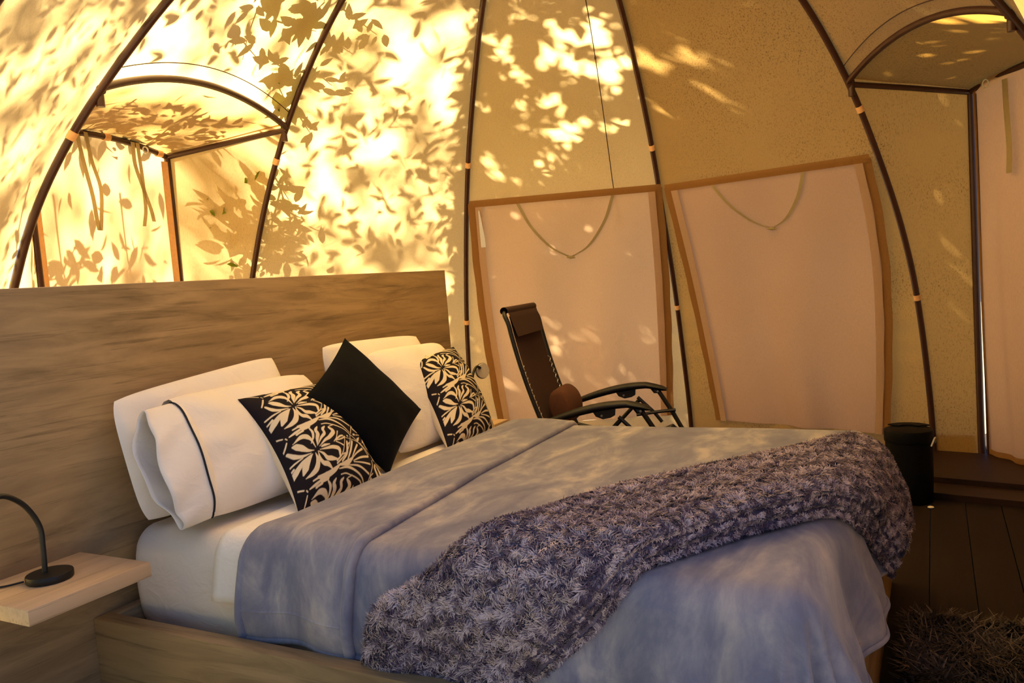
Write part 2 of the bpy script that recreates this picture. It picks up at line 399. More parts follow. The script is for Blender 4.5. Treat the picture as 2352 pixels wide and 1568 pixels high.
def bay(name, i, A, B, KA, KB, sides, front_m, roof_m):
    """an arched bay: frame pipes, awning roof, side canvases, a front cloth"""
    t = tag(empty(name, tuple((KA+KB)/2*[1, 1, 0])), kind='structure')
    tt = np.linspace(0, 1, 31)
    tube('arch_pipe', arch_pt(A, B, tt), .0165, M_POLE, t, 12)
    b_ = arch_pt(A, B, tt, OFF); of_ = b_-gore_pt(i, tt, b_[:, 2]); z_ = b_[:, 2]+(ZT-b_[:, 2])*.085; se_ = gore_pt(i, tt, z_)+of_*(1-.085)**3; cc_ = (CEN-se_)*[1, 1, 0]
    tube('arch_seam', se_+cc_/np.linalg.norm(cc_, axis=1)[:, None]*.016, .0026, M_POLE, t, 6)
    out = (KA+KB)/2-(A+B)/2; out[2] = 0; out /= np.linalg.norm(out)
    lin = (1-tt)[:, None]*KA+tt[:, None]*KB+np.array([0, 0, 1.])*(.05*4*tt*(1-tt))[:, None]
    tube('lintel_pipe', lin, .0165, M_POLE, t, 12)
    for a, k in ((A, KA), (B, KB)):
        tube('side_rail', [a+[0, 0, -.012], (a+k)/2+[0, 0, -.004], k], .0155, M_POLE, t, 12)
        tube('rail_socket', [a+out*.02+[0, 0, .01], a+out*.02+[0, 0, -.075]], .017, M_POLE, t, 12)
        tube('door_post', [k, k*[1, 1, .5], k*[1, 1, 0]], .019, M_POLE, t, 12)
        MB().tube([k+(A-B)/np.linalg.norm(A-B)*.0, k*[1, 1, 0]], .001, 4)
    # roof
    S = np.linspace(0, 1, 16); V = []
    arc = arch_pt(A, B, tt, OFF*.3)+[0, 0, .018]; li = lin+out*.02+[0, 0, .016]
    for s in S:
        P = (1-s)*arc+s*li; sag = -.03*math.sin(PI*s)*(4*tt*(1-tt))
        P[:, 2] += sag+.004*wob(P, 14, 2)*math.sin(PI*s); V.append(P)
    mk('awning_roof', np.array(V).reshape(-1, 3), grid_faces(16, 31), roof_m, t)
    for (pi, k, joint) in sides:
        vv = np.linspace(0, 1, 30); fr = np.linspace(0, 1, 14); V = []; zj = joint[2]+.04; inn = pole_pt(pi, .02+vv*(zj-.02), OFF*.4)
        n_ = np.cross([0, 0, 1.], (k-joint)*[1, 1, 0]); n_ /= np.linalg.norm(n_)
        for s in fr:
            o = k*[1, 1, 0]+out*.012+np.outer(.02+vv*(k[2]+.03), [0, 0, 1.]); P = (1-s)*inn+s*o
            V.append(P+n_*(.008*wob(P, 6, 4)*math.sin(PI*s))[:, None])
        mk('side_canvas', np.array(V).reshape(-1, 3), grid_faces(14, 30), M_CANVAS_S if pi > 3 else M_CANVAS, t)
    if front_m:
        V = []; zz = np.linspace(0.03, KA[2]+.016, 40); fr = np.linspace(0, 1, 40)
        for s in fr:
            P = np.outer(np.ones(40), KA*(1-s)+KB*s); P[:, 2] = zz+(.05*4*s*(1-s))*(zz/2.1); P = P+out*.021+out*((.010*wob(P, 6, 9)*np.clip((2.1-zz)/.2, 0, 1))[:, None]); V.append(P)
        mk('front_canvas', np.array(V).reshape(-1, 3), grid_faces(40, 40), front_m, t)
    return t, lin, out
bl, linL, outL = bay('window_1', 0, J0, J1, K0, K1, [(0, K0, J0), (1, K1, J1)], M_FRONT, M_ROOF)
def lin_at(lin, s): return lin[int(round(s*30))]
for s in (.93, .55, .3):
    c = lin_at(linL, s); d = lin[1]-lin[0] if False else linL[16]-linL[14]; d = d/np.linalg.norm(d)
    tube('webbing_band', [c-d*.02, c, c+d*.02], .0195, M_BAND, bl, 14)
# folded tape on the corner post, dangling tie straps, a ring
def strap(name, pts, w, m, parent, dirv=(1, 0, 0), n=24):
    P = smooth_path(pts, n); d = np.array(dirv, float); d /= np.linalg.norm(d); V = np.concatenate([P-d*w/2, P+d*w/2]); i = np.arange(n-1)
    return mk(name, V, np.stack([i, i+1, i+1+n, i+n], -1), m, parent)
dL = (K1-K0)/np.linalg.norm(K1-K0)
mk('post_tape', [K1-dL*.055-outL*.0+[0, 0, -.03], K1-dL*.012-outL*.012+[0, 0, -.03], (K1-dL*.012-outL*.012)*[1, 1, 0], (K1-dL*.055)*[1, 1, 0]], [(0, 1, 2, 3)], M_BAND, bl)
mk('post_tape', [K0+dL*.055+[0, 0, -.03], K0+dL*.012-outL*.012+[0, 0, -.03], (K0+dL*.012-outL*.012)*[1, 1, 0], (K0+dL*.055)*[1, 1, 0]], [(0, 1, 2, 3)], M_BAND, bl)
def hang(c, pts): return [c-outL*.03+dL*a+np.array([0, 0, b]) for a, b in pts]
cA = lin_at(linL, .36); cB = lin_at(linL, .70)
strap('tie_strap_or_shadow', hang(cA, [(-.06, 0), (-.035, -.15), (.0, -.32), (.01, -.43), (.02, -.50)]), .028, M_STRAP, bl, dL)
strap('tie_strap_or_shadow', hang(cA, [(.0, 0), (.02, -.14), (.06, -.28), (.045, -.42), (.03, -.50)]), .026, M_STRAP, bl, dL)
strap('tie_strap_or_shadow', hang(cB, [(.0, 0), (.0, -.12), (.04, -.24), (.085, -.36), (.10, -.43)]), .030, M_STRAP, bl, dL)
strap('tie_strap_or_shadow', hang(cB, [(.035, 0), (.045, -.2), (.045, -.36), (.02, -.46)]), .028, M_STRAP, bl, dL)
tube('hook_ring', [lin_at(linL, .80)-outL*.025+dL*.02*math.cos(a)+np.array([0, 0, .018*math.sin(a)-.02]) for a in np.linspace(0, 2*PI, 17)[:-1]], .004, M_RING, bl, 6, True)

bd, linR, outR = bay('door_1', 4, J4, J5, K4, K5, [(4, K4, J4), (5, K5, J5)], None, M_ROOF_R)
dR = (K5-K4)/np.linalg.norm(K5-K4)
tube('hook_ring', [lin_at(linR, .12)-outR*.025+dR*.022*math.cos(a)+np.array([0, 0, .022*math.sin(a)-.012]) for a in np.linspace(0, 2*PI, 17)[:-1]], .004, M_RING, bd, 6, True)
# zip edge beside the post
tube('zip_edge', [K4+dR*.05+[0, 0, -.02], (K4+dR*.05)*[1, 1, 0]], .006, M_POLE, bd, 8)
# peach skirting flap under the side canvas
_p = pole_pt(4, .1); V = []
for s in np.linspace(.12, .98, 12):
    a = (_p*(1-s)+K4*[1, 1, 0]*s)*[1, 1, 0]-np.array([.612, .79, 0])*(-.03)
    V += [a+[0, 0, .0], a+[0, 0, .075], a+[0, 0, .15]]
mk('skirting_flap', V, grid_faces(12, 3), M_FLAP, bd)

# door curtain
cu = thing('door_curtain', tuple(K4*[1, 1, 0]+dR*.5), 'tall pink cotton curtain hanging in the door bay at the right edge', 'curtain')
W_ = np.linalg.norm((K5-K4)[:2]); fr = np.linspace(.034, .97, 60); zz = np.concatenate([np.linspace(.05, .10, 5), np.linspace(.12, 2.115, 50)]); V = []
def cur(s, z):
    b = K4*(1-s)+K5*s; fold = .012*np.sin(s*40+2*np.sin(z*1.5))*np.clip(1.15-z/2.2, .1, 1)+.010*np.sin(s*17+z)
    return np.array([b[0], b[1], 0.])*np.ones((len(z), 1))+np.outer(z+(.05*4*s*(1-s))*(z/2.1), [0, 0, 1.])-outR*.0+outR*(fold-.01)[:, None]+dR*(.05*(1-z/2.1)*(1-s)*.3)[:, None]
for s in fr: V.append(cur(s, zz))
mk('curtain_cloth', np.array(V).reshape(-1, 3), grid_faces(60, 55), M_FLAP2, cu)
V = [];
for s in np.linspace(.027, .050, 3): V.append(cur(s, zz)-outR*.006)
mk('edge_binding', np.array(V).reshape(-1, 3), grid_faces(3, 55), M_BIND, cu)
V = []; z4 = np.linspace(.045, .085, 3)
for s in fr: V.append(cur(s, z4)-outR*.006)
mk('hem_binding', np.array(V).reshape(-1, 3), grid_faces(60, 3), M_BIND, cu)
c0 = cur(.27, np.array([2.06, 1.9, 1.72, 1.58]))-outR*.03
strap('tie_strap_or_shadow', [c0[0], c0[1]+dR*.008, c0[2]+dR*.02, c0[3]+dR*.014], .04, M_STRAP, cu, dR)

# window curtains over the two lower windows
def curtain(i, win, label, knot, sk, glint):
    (tl1, zt), (tr1, _), (tl0, zb), (tr0, _) = win
    c = thing('window_curtain', tuple(gore_pt(i, .5, zb)), label, 'curtain')
    mid = (pole_pt(i, 1.)+pole_pt(i+1, 1.))/2-CEN; mid[2] = 0; nrm = mid/np.linalg.norm(mid)
    def pt(u, v, off=-.030):
        u = np.asarray(u, float); z = zb+(zt-zb)*v; tl = tl0+v*(tl1-tl0); tr = tr0+v*(tr1-tr0)
        t = tl+(tr-tl)*u; P = gore_pt(i, t, np.full_like(u, z)); e = np.clip(4*u*(1-u), 0, 1)
        w = .032*np.sin(u*11+sk+2.2*(1-v)*u*2+1.3*np.sin(3*v))*(1-v)**.6*e+.012*np.sin(u*23+5*v+sk*2)*(1-v)*e+.006*wob(P, 6, 7+i)
        w = w+.02*e*np.exp(-((u-.62+.35*(v-.5))/.10)**2)*np.clip(1-v, 0, 1)
        return P+nrm*(off+w*.9)[:, None] if np.ndim(off) else P+nrm*((off+w*.9)[:, None])
    U_ = np.linspace(-.01, 1.01, 70); V = [pt(U_, v) for v in np.linspace(0, 1, 60)]
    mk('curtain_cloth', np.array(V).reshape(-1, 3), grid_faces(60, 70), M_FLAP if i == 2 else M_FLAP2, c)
    def flat(u, v, off):
        u = np.asarray(u, float); z = zb+(zt-zb)*v; tl = tl0+v*(tl1-tl0); tr = tr0+v*(tr1-tr0); P = gore_pt(i, tl+(tr-tl)*u, np.full_like(u, z)); return P+nrm*off
    V = [flat(np.linspace(-.035, 1.035, 40), v, -.048+.002*k) for k, v in enumerate((.985, 1.0, 1.012))]
    mk('top_binding', np.array(V).reshape(-1, 3), grid_faces(3, 40), M_BIND, c)
    for (a, b) in ((-.04, .0), (1.0, 1.04)):
        V = [flat(np.array([a, (a+b)/2, b])+.0018*math.sin(v*31+a), v, -.046) for v in np.linspace(0, 1.0, 60)]
        mk('side_binding', np.array(V).reshape(-1, 3), grid_faces(60, 3), M_BIND, c)
    for (a, b) in ((.0, .038), (.962, 1.0)):
        V = [flat(np.array([a, (a+b)/2, b]), v, -.054) for v in np.linspace(0, .985, 60)]
        mk('side_strip', np.array(V).reshape(-1, 3), grid_faces(60, 3), M_EDGE, c)
    if glint:
        V = [flat(np.array([.016, .024, .030+.012*math.sin((v-.72)*15)]), v, -.060) for v in np.linspace(.82, .97, 14)]
        mk('vinyl_glint', np.array(V).reshape(-1, 3), grid_faces(14, 3), M_VINYL, c)  # blue-white gleam on the vinyl edge, painted as a pale strip
    def q(u, v): return pt(np.array([u]), v, -.042)[0]
    (a, b, kx, ky) = knot  # V-shaped strips and knot below imitate the shadow of straps behind the cloth
    dd = pole_pt(i+1, 1.)-pole_pt(i, 1.)
    strap('tie_strap_or_shadow', [q(a, .985), q(a+(kx-a)*.25, .985-(.985-ky)*.42), q(a+(kx-a)*.62, .985-(.985-ky)*.8), q(kx, ky)], .022, M_STRAP, c, dd)
    strap('tie_strap_or_shadow', [q(b, .985), q(b+(kx-b)*.22, .985-(.985-ky)*.42), q(b+(kx-b)*.6, .985-(.985-ky)*.82), q(kx, ky)], .022, M_STRAP, c, dd)
    k_ = q(kx, ky)-nrm*.006; kd = dd/np.linalg.norm(dd)
    MB().tube([k_-kd*.03+[0, 0, .004], k_, k_+kd*.03+[0, 0, -.004]], [.004, .010, .004], 8).build('strap_shadow_knot', M_STRAP, c)
    return c
curtain(2, WIN2, 'pink cotton window curtain behind the brown recliner chair', (.24, .77, .51, .75), .4, True)
curtain(3, WIN3, 'pink cotton window curtain right of the pole behind the bed', (.24, .72, .50, .80), 2.1, False)
# thin cord down the canvas above the recliner's curtain
cord_p = gore_pt(2, np.array([.767, .766, .765, .767, .77, .773, .785]), np.array([2.95, 2.784, 2.53, 2.3, 2.0, 1.79, 1.55]), -.004)
t = tag(tube('hanging_cord', smooth_path(cord_p, 40), .0028, M_POLE, None, 6), 'thin brown cord running down the canvas above the recliner chair', 'cord')
MB().tube([cord_p[2]+[0, 0, .012], cord_p[2], cord_p[2]-[0, 0, .012]], [.003, .008, .003], 8).build('cord_knot', M_POLE, t)

# ------------------------------------------------------------------ floor, threshold boards, ground outside
fl = tag(empty('floor', (1.65, -.8, 0)), kind='structure')
pw = .15; pv, pf = box_geo((-3.3, 0.0015, -.03), (3.3, pw-.0015, 0), .0012); pm = None
for k in range(-28, 26):
    y0 = -.811+k*pw
    half = math.sqrt(max(0.05, 3.35**2-(y0+pw/2+.81)**2))
    if pm is None:
        o = mk('plank', pv, pf, M_PLANK, fl, True, 30); pm = o.data
    else:
        o = bpy.data.objects.new('plank', pm); COL.objects.link(o); adopt(o, fl)
    o.location = (1.654, y0, -.0008*((k*7) % 4)); o.scale = (half/3.3, 1, 1)
sill = tag(empty('trim_1', (2.9, -2.3, 0)), kind='structure')
def bar(name, a, b, w, z0, z1, m, parent):
    a = np.array(a, float); b = np.array(b, float); d = (b-a)/np.linalg.norm(b-a); n = np.array([d[1], -d[0]])
    if n @ (a-CEN[:2]) < 0: n = -n
    V = [(*(p+n*o), z) for z in (z0, z1) for p, o in ((a, 0), (b, 0), (b, w), (a, w))]
    return mk(name, V, [(3,2,1,0),(4,5,6,7),(0,1,5,4),(1,2,6,5),(2,3,7,6),(3,0,4,7)], m, parent, False)
bar('sill_board', (3.05, -1.40), (2.72, -2.95), .20, -.002, .030, M_SILL, sill)
bar('sill_board', (3.27, -1.40), (2.94, -2.95), .62, -.002, .055, M_SILL, sill)
_gv = [(-25, -25, -.35), (25, -25, -.35), (25, 25, -.35), (-25, 25, -.35)]
tag(mk('ground', _gv, [(0, 1, 2, 3)], M_GROUND), kind='structure')
# ------------------------------------------------------------------ headboard, bed frame, shelves
BW, BL, BH = 1.595, 1.985, .592                                               # mattress width (x), length (-y), top
hb = thing('headboard', (.76, 0, 0), 'long wood-grain headboard panel behind the pillows', 'headboard')
box('panel', (-.425, .0, .0), (1.942, .035, 1.324), M_WOOD, hb, .0015)
box('edge_band', (-.4245, .0005, 1.3235), (1.9415, .0345, 1.3255), M_SHELF, hb, .0003)
bf = thing('bed_frame', (.8, -1.0, 0), 'low wood-grain box bed frame under the mattress', 'bed frame')
FX0, FX1, FY1 = -.128, 1.70, -2.035
box('side_rail', (FX0, FY1, .0), (FX0+.05, -.001, .350), M_WOODY, bf, .0015)
box('side_rail', (FX1-.05, FY1, .0), (FX1, -.001, .350), M_WOODY, bf, .0015)
box('foot_rail', (FX0+.0505, FY1, .0), (FX1-.0505, FY1+.032, .350), M_WOOD, bf, .0015)
box('head_rail', (FX0+.0505, -.05, .0), (FX1-.0505, -.001, .350), M_WOOD, bf, .0015)
box('platform', (FX0+.051, FY1+.033, .20), (FX1-.051, -.051, .262), M_WOOD, bf, .001)

def shelf(x0, x1, label):
    s = thing('bedside_shelf', ((x0+x1)/2, -.15, .5), label, 'shelf', 'bedside shelves fixed to the headboard')
    box('shelf_board', (x0, -.304, .517), (x1, -.0005, .5565), M_SHELF, s, .0012)
    box('support_cleat', (x0+.03, -.05, .47), (x1-.03, -.0005, .5165), M_WOOD, s, .001)
    return s
shelf(-.479, -.1435, 'pale wood shelf with the black desk lamp left of the bed')
shelf(1.745, 1.94, 'pale wood shelf hidden beyond the far side of the bed')

def lamp(base, path, head, hdir, label, cordpts):
    t = thing('desk_lamp', base, label, 'lamp', 'black gooseneck desk lamps')
    V, Fc = lathe_geo([(.050, 0), (.0555, .0015), (.0565, .004), (.0565, .017), (.055, .0195), (.052, .0205), (.0, .0207)], 48, base)
    mk('lamp_base', V, Fc, M_BLACK, t, True, 40)
    tube('lamp_stem', smooth_path(path, 40), .0068, M_BLACK, t, 14)
    h = np.array(head, float); d = np.array(hdir, float); d /= np.linalg.norm(d)
    hd = MB().tube([h-d*.022, h-d*.020, h-d*.004, h], [.020, .036, .041, .040], 32).build('lamp_head', M_BLACK, t)
    MB().tube([h, h+d*.006], [.0385, .037], 32).build('lamp_diffuser', M_DISC, hd)
    tube('power_cord', smooth_path(cordpts, 30), .0028, M_BLACK, t, 8)
    return t
z0 = .5566
lamp((-.322, -.142, z0), [(-.329, -.135, z0+.015), (-.326, -.134, .64), (-.327, -.132, .70), (-.354, -.13, .758), (-.39, -.13, .793), (-.42, -.13, .803), (-.455, -.13, .79), (-.475, -.13, .76)],
     (-.48, -.13, .735), (-.25, -.1, -1), 'black gooseneck lamp on the pale wood shelf left of the bed',
     [(-.365, -.10, z0+.005), (-.40, -.08, z0+.004), (-.43, -.05, z0+.004), (-.47, -.04, z0+.004)])
z1 = .5566
lamp((1.84, -.16, z1), [(1.84, -.16, z1+.015), (1.845, -.16, .66), (1.86, -.155, .74), (1.895, -.15, .80), (1.93, -.15, .825), (1.965, -.15, .815)],
     (1.985, -.152, .797), (-.42, -.90, .05), 'second lamp, its grey disc head showing behind the far patterned cushion',
     [(1.87, -.12, z1+.005), (1.885, -.08, z1+.004), (1.90, -.05, z1+.004), (1.91, -.02, z1+.004)])

# ------------------------------------------------------------------ mattress with fitted sheet
def rounded_slab(x0, x1, y0, y1, z0_, z1_, r, rb, n=12, sag=.0):
    """soft-edged slab, finely gridded so wrinkles can be put in"""
    prof_ = []
    for k in range(7): a = PI/2*k/6; prof_.append((rb*(1-math.sin(a)), z0_+rb*(1-math.cos(a))))
    for k in range(1, 7): prof_.append((0, z0_+rb+(z1_-r-z0_-rb)*k/7))
    for k in range(9): a = PI/2*k/8; prof_.append((r*(1-math.cos(a)), z1_-r+r*math.sin(a)))
    ring = []
    cr = .075
    for cx, cy, a0 in ((x1-cr, y1-cr, 0), (x0+cr, y1-cr, 90), (x0+cr, y0+cr, 180), (x1-cr, y0+cr, 270)):
        for k in range(n+1): a = math.radians(a0+90*k/n); ring.append((cx, cy, math.cos(a), math.sin(a)))
    # densify the straight runs
    dense = []
    for q in range(len(ring)):
        a, b = ring[q], ring[(q+1) % len(ring)]; pa = np.array([a[0]+cr*a[2], a[1]+cr*a[3]]); pb = np.array([b[0]+cr*b[2], b[1]+cr*b[3]])
        L = np.linalg.norm(pb-pa); m_ = max(1, int(L/.05))
        for k in range(m_):
            p = pa+(pb-pa)*k/m_; f = k/m_; nx = a[2]*(1-f)+b[2]*f; ny = a[3]*(1-f)+b[3]*f; dense.append((p[0], p[1], nx, ny))
    D = np.array(dense); V = []
    for ins, z in prof_:
        P = np.column_stack([D[:, 0]-D[:, 2]*ins, D[:, 1]-D[:, 3]*ins, np.full(len(D), z)]); V.append(P)
    cxy = np.array([(x0+x1)/2, (y0+y1)/2])
    top = V[-1]
    for s in (.85, .6, .3):
        P = top.copy(); P[:, :2] = cxy+(P[:, :2]-cxy)*s; V.append(P)
    V.append(np.array([[cxy[0], cxy[1], z1_]])); k = len(D); R_ = len(prof_)+3
    Vs = np.vstack(V); Fc = []
    for i in range(R_-1):
        for j in range(k): j2 = (j+1) % k; Fc.append((i*k+j, i*k+j2, (i+1)*k+j2, (i+1)*k+j))
    for j in range(k): Fc.append(((R_-1)*k+j, (R_-1)*k+(j+1) % k, R_*k))
    return Vs, Fc
mt = thing('mattress', (.8, -1., .262), 'mattress in a white fitted sheet on the wooden bed frame', 'mattress')
V, Fc = rounded_slab(.0, BW, -BL, -.02, .262, BH-.006, .055, .05)
V = V.copy(); side = np.clip((BH-.02-V[:, 2])/.05, 0, 1)
nx_ = np.where(V[:, 0] < .1, -1, np.where(V[:, 0] > BW-.1, 1, 0))
V[:, 0] += nx_*side*(.022*np.sin(np.clip((V[:, 2]-.262)/.33, 0, 1)*PI)+.006*wob(V, 9, 3)+.004*np.sin(V[:, 1]*60+V[:, 2]*30)*np.clip((.36-V[:, 2])/.08, 0, 1))
mk('fitted_sheet', V, Fc, M_SHEET, mt)

# ------------------------------------------------------------------ cloth laid over the bed: unrolled (a, b) -> point
ER = .055
def over(a, b, lift=0.0, top=BH, fold=1.0, bulge=.03):
    """a: across the bed (x), below 0 hangs on the near side; b: along it (y), below -BL hangs at the foot"""
    a = np.asarray(a, float); b = np.asarray(b, float); r = ER+.55*lift; X0 = -.012; X1 = BW+.012; Y1 = -BL-.004
    s0 = r*PI/2
    def roll(e):                                                             # arc length past the edge -> (out, down)
        th = np.clip(e/r, 0, PI/2); o = r*np.sin(th); d = r*(1-np.cos(th))+np.clip(e-s0, 0, None); return o, d
    xi0, xi1, yi1 = X0+ER, X1-ER, Y1+ER                                       # where the roll begins
    en = np.clip(xi0-a, 0, None); ef = np.clip(a-xi1, 0, None); eg = np.clip(yi1-b, 0, None)
    e1 = en+ef; sx = np.where(en > 0, -1., 1.)
    both = (e1 > 0) & (eg > 0)
    rho = np.hypot(e1, eg); phi = np.arctan2(eg, np.maximum(e1, 1e-9))
    o1, d1 = roll(e1); o2, d2 = roll(eg)
    x = np.clip(a, xi0, xi1)+sx*o1; y = np.clip(b, yi1, None)-o2; dn = d1+d2
    # corner drape: a cone with folds around the corner
    oc, dc = roll(rho); rel = np.clip((rho-.05)/.25, 0, 1)
    flare = oc+rel*(.065+.040*np.cos(4*phi-.6)+.035*np.cos(11*phi))*fold*(.4+rho*1.2)
    x = np.where(both, np.clip(a, xi0, xi1)+sx*flare*np.cos(phi), x); y = np.where(both, yi1-flare*np.sin(phi), y)
    dn = np.where(both, dc*.97, dn)
    hang1 = np.clip((np.where(both, rho, e1)-.06)/.2, 0, 1); hang2 = np.clip((np.where(both, rho, eg)-.06)/.2, 0, 1)
    f1 = (.012*np.sin(b*13+1.0)+.009*np.sin(b*29+2*e1)+.020*np.exp(-((b+1.75)/.05)**2)+.014*np.exp(-((b+1.86)/.04)**2))*fold; f2 = (.024*np.sin(a*12+.8)+.014*np.sin(a*27+3*eg))*fold
    x = x+np.where(~both & (e1 > 0), sx*hang1*(bulge*np.sin(np.clip(e1/.35, 0, 1)*PI)*.7+f1+.020), 0)
    y = y-np.where(~both & (eg > 0), hang2*(.022+.16*np.clip(np.where(both, 0, eg)-.06, 0, .3)+f2*.8), 0)
    return np.stack([x, y, top+lift-dn], -1)
def cloth(name, A, B, m, parent, lift=0.0, wr=.004, thick=.006, fold=1.0, bulge=.03, extra=None):
    P = over(A, B, lift, BH, fold, bulge)
    if extra is not None: P = P+extra
    w = wr*wob(P, 6, 4)+wr*.6*wob(P, 15, 14); P[..., 2] += w
    n = A.shape; Vt = P.reshape(-1, 3); F1 = grid_faces(*n)
    me = mk(name, Vt, F1, m, parent)
    if thick:
        sm = me.modifiers.new('thickness', 'SOLIDIFY'); sm.thickness = thick; sm.offset = 1.0
    return me, P

# top sheet: a white strip showing between the fitted sheet and the blanket
ts = thing('top_sheet', (.2, -.5, BH), 'white top sheet edge hanging beside the blanket, over the mattress side', 'sheet')
A, B = np.meshgrid(np.linspace(-.17, 1.5, 90), np.linspace(-.415, -1.1, 30), indexing='ij')
cloth('sheet_cloth', A, B, M_WHITE, ts, .010, .0015, .003, .6, .02)

bk = thing('blanket', (.8, -1.2, BH), 'blue-grey fleece blanket spread over the bed, its head end folded back', 'blanket')
NA, NB = 190, 170
a_ = np.linspace(-.47, BW+.24, NA); b_ = np.linspace(-.60, -BL-.275, NB)
A, B = np.meshgrid(a_, b_, indexing='ij')
hemv = np.interp(B, [-2.25, -1.7, -1.1, -.9, -.55], [1.0, 1.0, .62, .55, .52])     # hem rises towards the head
A2 = np.where(A < 0, A*hemv, A)
_, PB = cloth('blanket_body', A2, B, M_FLEECE, bk, .018, .003, .008, 1.0, .03)
# long soft drape folds on the near side
# folded-back head end
a2 = np.linspace(-.285, BW+.16, 120); tb = np.linspace(0, 1, 60)
A, T = np.meshgrid(a2, tb, indexing='ij')
b0 = np.interp(A, [-.285, 0, .15, 1.4, 1.75], [-.535, -.545, -.565, -.535, -.53]); b1 = np.interp(A, [-.285, 0, .03, .7, 1.6], [-.905, -.905, -.905, -.85, -.815])
B = b0+(b1-b0)*T
lift = .030+.006*np.sin(T*PI)
Pf = over(A, B, .030, BH, .8, .035); Pf[..., 2] += .004*wob(Pf, 7, 6)+.008*np.sin(T*PI)
mk('folded_flap', Pf.reshape(-1, 3), grid_faces(*A.shape), M_FLEECE, bk).modifiers.new('t', 'SOLIDIFY').thickness = .007
# crease and hems
tube('flap_hem', Pf[:, -1]-[0, 0, .006], .015, M_FLEECE, bk, 10)
tube('flap_hem', Pf[0, :]+[0, 0, .004], .012, M_FLEECE, bk, 10)
tube('flap_hem', Pf[:, 0]-[0, 0, .012], .016, M_FLEECE, bk, 10)
tube('flap_stitch', Pf[5, :]+[-.005, 0, .0], .004, M_FLEECE, bk, 6)
tube('blanket_hem', PB[0, :], .007, M_FLEECE, bk, 8); tube('blanket_hem', PB[:, -1], .007, M_FLEECE, bk, 8); tube('blanket_hem', PB[-1, :], .007, M_FLEECE, bk, 8)

# ------------------------------------------------------------------ pillows and cushions
def pillow(name, q, th, m, parent, n=56, inset=.05, p=.5, back=None, seed=0, wr=.006, flat_left=0.0, rd=0.0, il=None, bk_th=.9):
    """q: BL, BR, TR, TL corners; th: half thickness; front faces along +normal"""
    q = [np.array(c, float) for c in q]; u = np.linspace(-1, 1, n); U, W = np.meshgrid(u, u, indexing='ij')
    us = U*(1-inset*(1-W**2)-rd*W**6); ws = W*(1-inset*(1-U**2)-rd*U**6)
    if il: us = np.where(U < 0, U*(1-il*(1-W**2)), us)
    s = ((us+1)/2)[..., None]; t = ((ws+1)/2)[..., None]
    base = (1-s)*(1-t)*q[0]+s*(1-t)*q[1]+s*t*q[2]+(1-s)*t*q[3]
    nr = np.cross(q[1]-q[0], q[3]-q[0]); nr /= np.linalg.norm(nr)
    Uc = np.where(U < 0, U*(1-flat_left), U)
    h = th*np.clip((1-np.abs(Uc)**2.2)*(1-np.abs(W)**2.2), 0, 1)**p
    crease = wr*(wob(base, 11, seed)+.6*wob(base, 24, seed+9))*np.clip(h/th*1.5, 0, 1)
    rad_ = wr*.9*np.sin(np.arctan2(W, U)*9+seed)*np.clip(np.hypot(U, W)-.45, 0, 1)*np.clip(h/th*2, 0, 1)
    Fp = base+nr*(h+crease+rad_)[..., None]; Bp = base-nr*(h*bk_th+crease)[..., None]
    V = np.vstack([Fp.reshape(-1, 3), Bp.reshape(-1, 3)]); g = grid_faces(n, n); Fc = np.vstack([g, g[:, ::-1]+n*n])
    mi = np.concatenate([np.zeros(len(g)), np.ones(len(g))])
    ms = [m, back] if back else m
    o = mk(name, V, Fc, ms, parent, True, None, mi if back else None)
    return o, base, nr, Fp
PG = 'white pillows against the headboard'
def white(name, q, th, label, **k):
    t = thing('pillow', tuple((np.array(q[0])+np.array(q[1]))/2), label, 'pillow', PG)
    o = pillow('pillowcase', q, th, M_WHITE, t, **k); return t, o
white('pillow', [(-.02, -.13, .61), (.66, -.14, .61), (.64, -.055, 1.04), (-.045, -.065, .985)], .055, 'white pillow at the left, leaning directly on the headboard', seed=2, wr=.008, inset=-.01, p=.5, rd=.045)
t, o = white('pillow', [(.045, -.325, .615), (.72, -.345, .62), (.725, -.118, .960), (.075, -.130, .965)], .086, 'white pillow with a black piped cuff, behind the left patterned cushion', seed=5, wr=.010, inset=-.01, p=.46, flat_left=.32, rd=.04)
# open cuff of the pillowcase on its left end
q0, q3 = np.array((.045, -.335, .615)), np.array((.075, -.155, .965)); ax = (q3-q0); mid = (q0+q3)/2; L_ = np.linalg.norm(ax); ax /= L_
ud = np.array([.675, -.025, 0.]); ud /= np.linalg.norm(ud); nn = np.cross(ud, ax)
V = []; rings = np.linspace(0, 1, 14); K = 64; first = None
for s in rings:
    R_ = []
    for k in range(K):
        a = 2*PI*k/K; hh = math.sin(a)*(L_*.475-.012*s-.03*max(0, 1-s/.22)); w_ = math.cos(a)*(.081-.012*s-.045*max(0, 1-s/.22))*(1-.30*s)
        c = mid-ud*(-.05+.165*s)+ax*(hh-.012*s)+nn*(w_+.010*s)
        c = c+nn*.007*math.sin(7*a+5*s)*s+ax*.008*math.sin(5*a+1)*s-ud*.018*math.cos(2*a+.5)*s
        R_.append(c)
    V.append(R_)
V = np.array(V); V[..., 2] = np.maximum(V[..., 2], .596)
Fc = [(i*K+j, i*K+(j+1) % K, (i+1)*K+(j+1) % K, (i+1)*K+j) for i in range(13) for j in range(K)]
cf = mk('pillowcase_cuff', V.reshape(-1, 3), Fc, M_WHITE, t); cf.modifiers.new('t', 'SOLIDIFY').thickness = .003
front_ = [k for k in range(K) if math.cos(2*PI*k/K) > -.25]; front_ = sorted(front_, key=lambda k: math.sin(2*PI*k/K) if math.cos(2*PI*k/K) > -1 else 0)
pp = np.array([V[4][k] for k in front_]); pp = pp+nn*.0035
tube('cuff_piping', pp, .0030, M_PIPING, t, 8)
